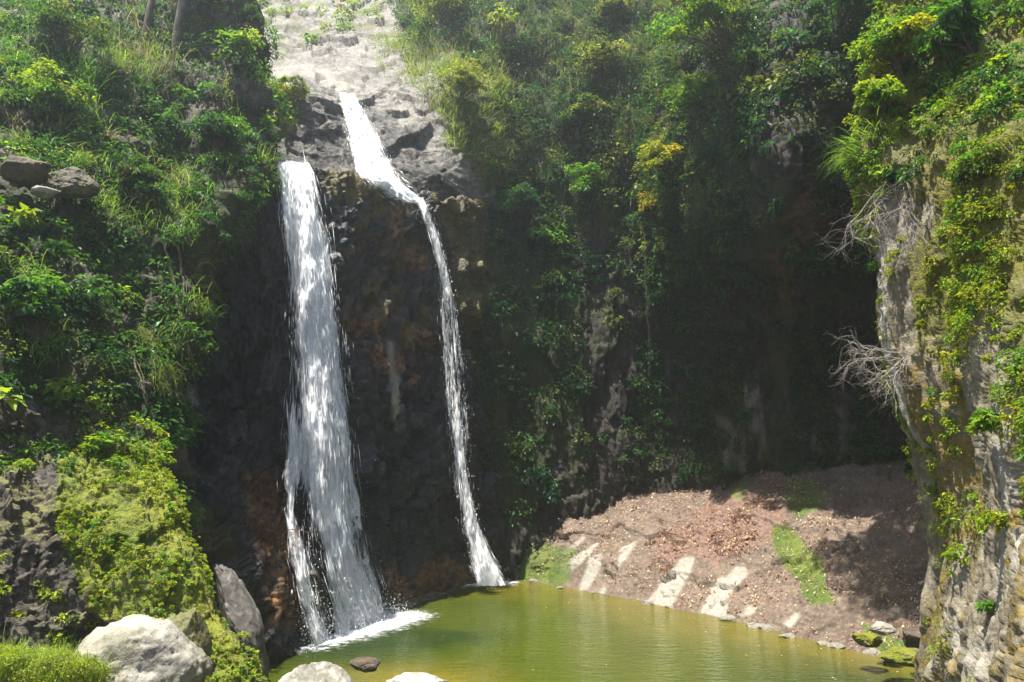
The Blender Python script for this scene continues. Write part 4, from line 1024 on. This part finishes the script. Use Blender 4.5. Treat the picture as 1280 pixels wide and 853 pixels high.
# two slim trees on the brow of the left hillside
for u0, r, lab in ((178, .12, 'slim grey tree trunk at the top of the hazy left hillside, left of two'), (218, .14, 'slim tree trunk right of its twin on the hazy hillside top')):
    p, nn = left.at(u0, 62); e = empty('tree', lab, 'tree', p)
    pts = np.array([p + [-.05, .2, -.3], p + [.02, .1, .8], p + [.12, .1, 2.0], p + [.1, .2, 3.4], p + [.25, .3, 4.6]])
    tubes('trunk', [(cr(pts, np.linspace(0, 4, 14), 0), np.linspace(r, r * .5, 14))], M_BARK, e, 8)
    tubes('branch', [(np.array([pts[3], pts[3] + [.5, .1, .6], pts[3] + [.9, .2, 1.3]]), .05), (np.array([pts[3], pts[3] + [-.5, -.1, .7], pts[3] + [-.8, 0, 1.4]]), .05)], M_BARK, e)
    c = pts[-1] + rng.normal(0, .6, (9, 3)) + [0, 0, .3]
    emit('crown', clump_leaves(c, np.full(9, .6), palette(['olive', 'mid'], 9), 150, np.full(9, .13), np.full(9, .06), np.repeat(UP[None], 9, 0)), M_LEAF, e)

e = empty('tree', 'unseen tree added over the right cliff top to shade the end of the slope', 'tree', (11.5, 17.2, 17.0))  # added out of view, built only to shade the apron's right end
pts = np.array([[11.5, 17.2, 16.0], [10.2, 17.0, 17.6], [8.4, 16.8, 19.4], [7.0, 16.6, 21.0]])
tubes('trunk', [(cr(pts, np.linspace(0, 3, 14), 0), np.linspace(.25, .1, 14))], M_BARK, e, 8)
c = np.array([7.0, 16.7, 21.6]) + rv(70) * rng.random((70, 1)) ** .5 * [2.1, 2.3, 1.3]
emit('crown', clump_leaves(c, np.full(70, .55), palette(['mid', 'fresh'], 70), 150, np.full(70, .17), np.full(70, .10), np.repeat(UP[None], 70, 0)), M_LEAF, e)

# bright grass on the near bank
gx = rng.uniform(-7.2, -5.0, 700); gy = rng.uniform(8.0, 9.3, 700); gp = np.stack([gx, gy, np.full(700, 0.)], -1)
gp[:, 2] = 4.93 - .285 * gy - rng.random(700) * .25 - np.clip((gx + 5.6) * .22, 0, 1)
o = grass('bank_grass', None, None, 0, 14, .20, ['lime', 'pale', 'lime', 'moss'], .06, .9, .0035, .9, at=(gp, np.repeat(UP[None], 700, 0), 0))
tag(emit('bank_plants', clump_leaves(gp[:420] + [0, 0, .10], np.full(420, .11), palette(['lime', 'moss', 'pale', 'lime'], 420), 60, np.full(420, .036), np.full(420, .016), np.repeat(UP[None], 420, 0), 1.1), M_LEAF), kind='stuff')

# ================================================================== AIR AND LIGHT
import bmesh
bm = bmesh.new(); bmesh.ops.create_cube(bm, size=1.0); me = bpy.data.meshes.new('haze'); bm.to_mesh(me); bm.free()
hz = bpy.data.objects.new('haze', me); COL.objects.link(hz); hz['kind'] = 'stuff'
ZT = 52.0
hz.scale = (340, 420, ZT + 3.5); hz.location = (0, 50, (ZT - 3.5) / 2)
m, nt, out = newmat('misty_air'); pv_ = nt.nodes.new('ShaderNodeVolumePrincipled')
pv_.inputs['Density'].default_value = .0023; pv_.inputs['Color'].default_value = (.85, .93, 1, 1); pv_.inputs['Anisotropy'].default_value = .75
nt.links.new(pv_.outputs[0], out.inputs['Volume']); me.materials.append(m)
HAZE = True
if not HAZE: bpy.data.objects.remove(hz)

_e, _a = radians(76), radians(-124)
SUN = np.array([math.sin(_a) * math.cos(_e), math.cos(_a) * math.cos(_e), math.sin(_e)]); SUN = SUN / np.linalg.norm(SUN)
el = math.asin(SUN[2]); az = math.atan2(SUN[0], SUN[1])
w = bpy.data.worlds.new('World'); scene.world = w; w.use_nodes = True
nt = w.node_tree; bg = nt.nodes['Background']; sky = nt.nodes.new('ShaderNodeTexSky'); sky.sky_type = 'NISHITA'
sky.sun_disc = False; sky.sun_elevation = el; sky.sun_rotation = az
nt.links.new(sky.outputs[0], bg.inputs[0]); bg.inputs[1].default_value = .066
ld = bpy.data.lights.new('sun', 'SUN'); ld.energy = 4.9; ld.angle = radians(.5); ld.color = (1, .95, .86)
lo = bpy.data.objects.new('sun', ld); COL.objects.link(lo); lo.location = (SUN * 90).tolist()
from mathutils import Vector
lo.rotation_euler = Vector((-SUN).tolist()).to_track_quat('-Z', 'Y').to_euler()

cd = bpy.data.cameras.new('camera'); cd.lens = 24; cd.sensor_width = 36; cd.clip_end = 1000; cd.clip_start = .05
co = bpy.data.objects.new('camera', cd); COL.objects.link(co); co.location = CAM.tolist(); co.rotation_euler = (radians(90) + PITCH, 0, 0)
scene.camera = co
scene.render.engine = 'CYCLES'
cy = scene.cycles
cy.use_denoising = True; cy.max_bounces = 8; cy.diffuse_bounces = 4; cy.glossy_bounces = 3; cy.transmission_bounces = 4; cy.transparent_max_bounces = 24; cy.volume_bounces = 1
cy.sample_clamp_indirect = 4
vs = scene.view_settings; vs.view_transform = 'Standard'; vs.look = 'None'; vs.gamma = 1; vs.use_curve_mapping = False; vs.exposure = 1.7
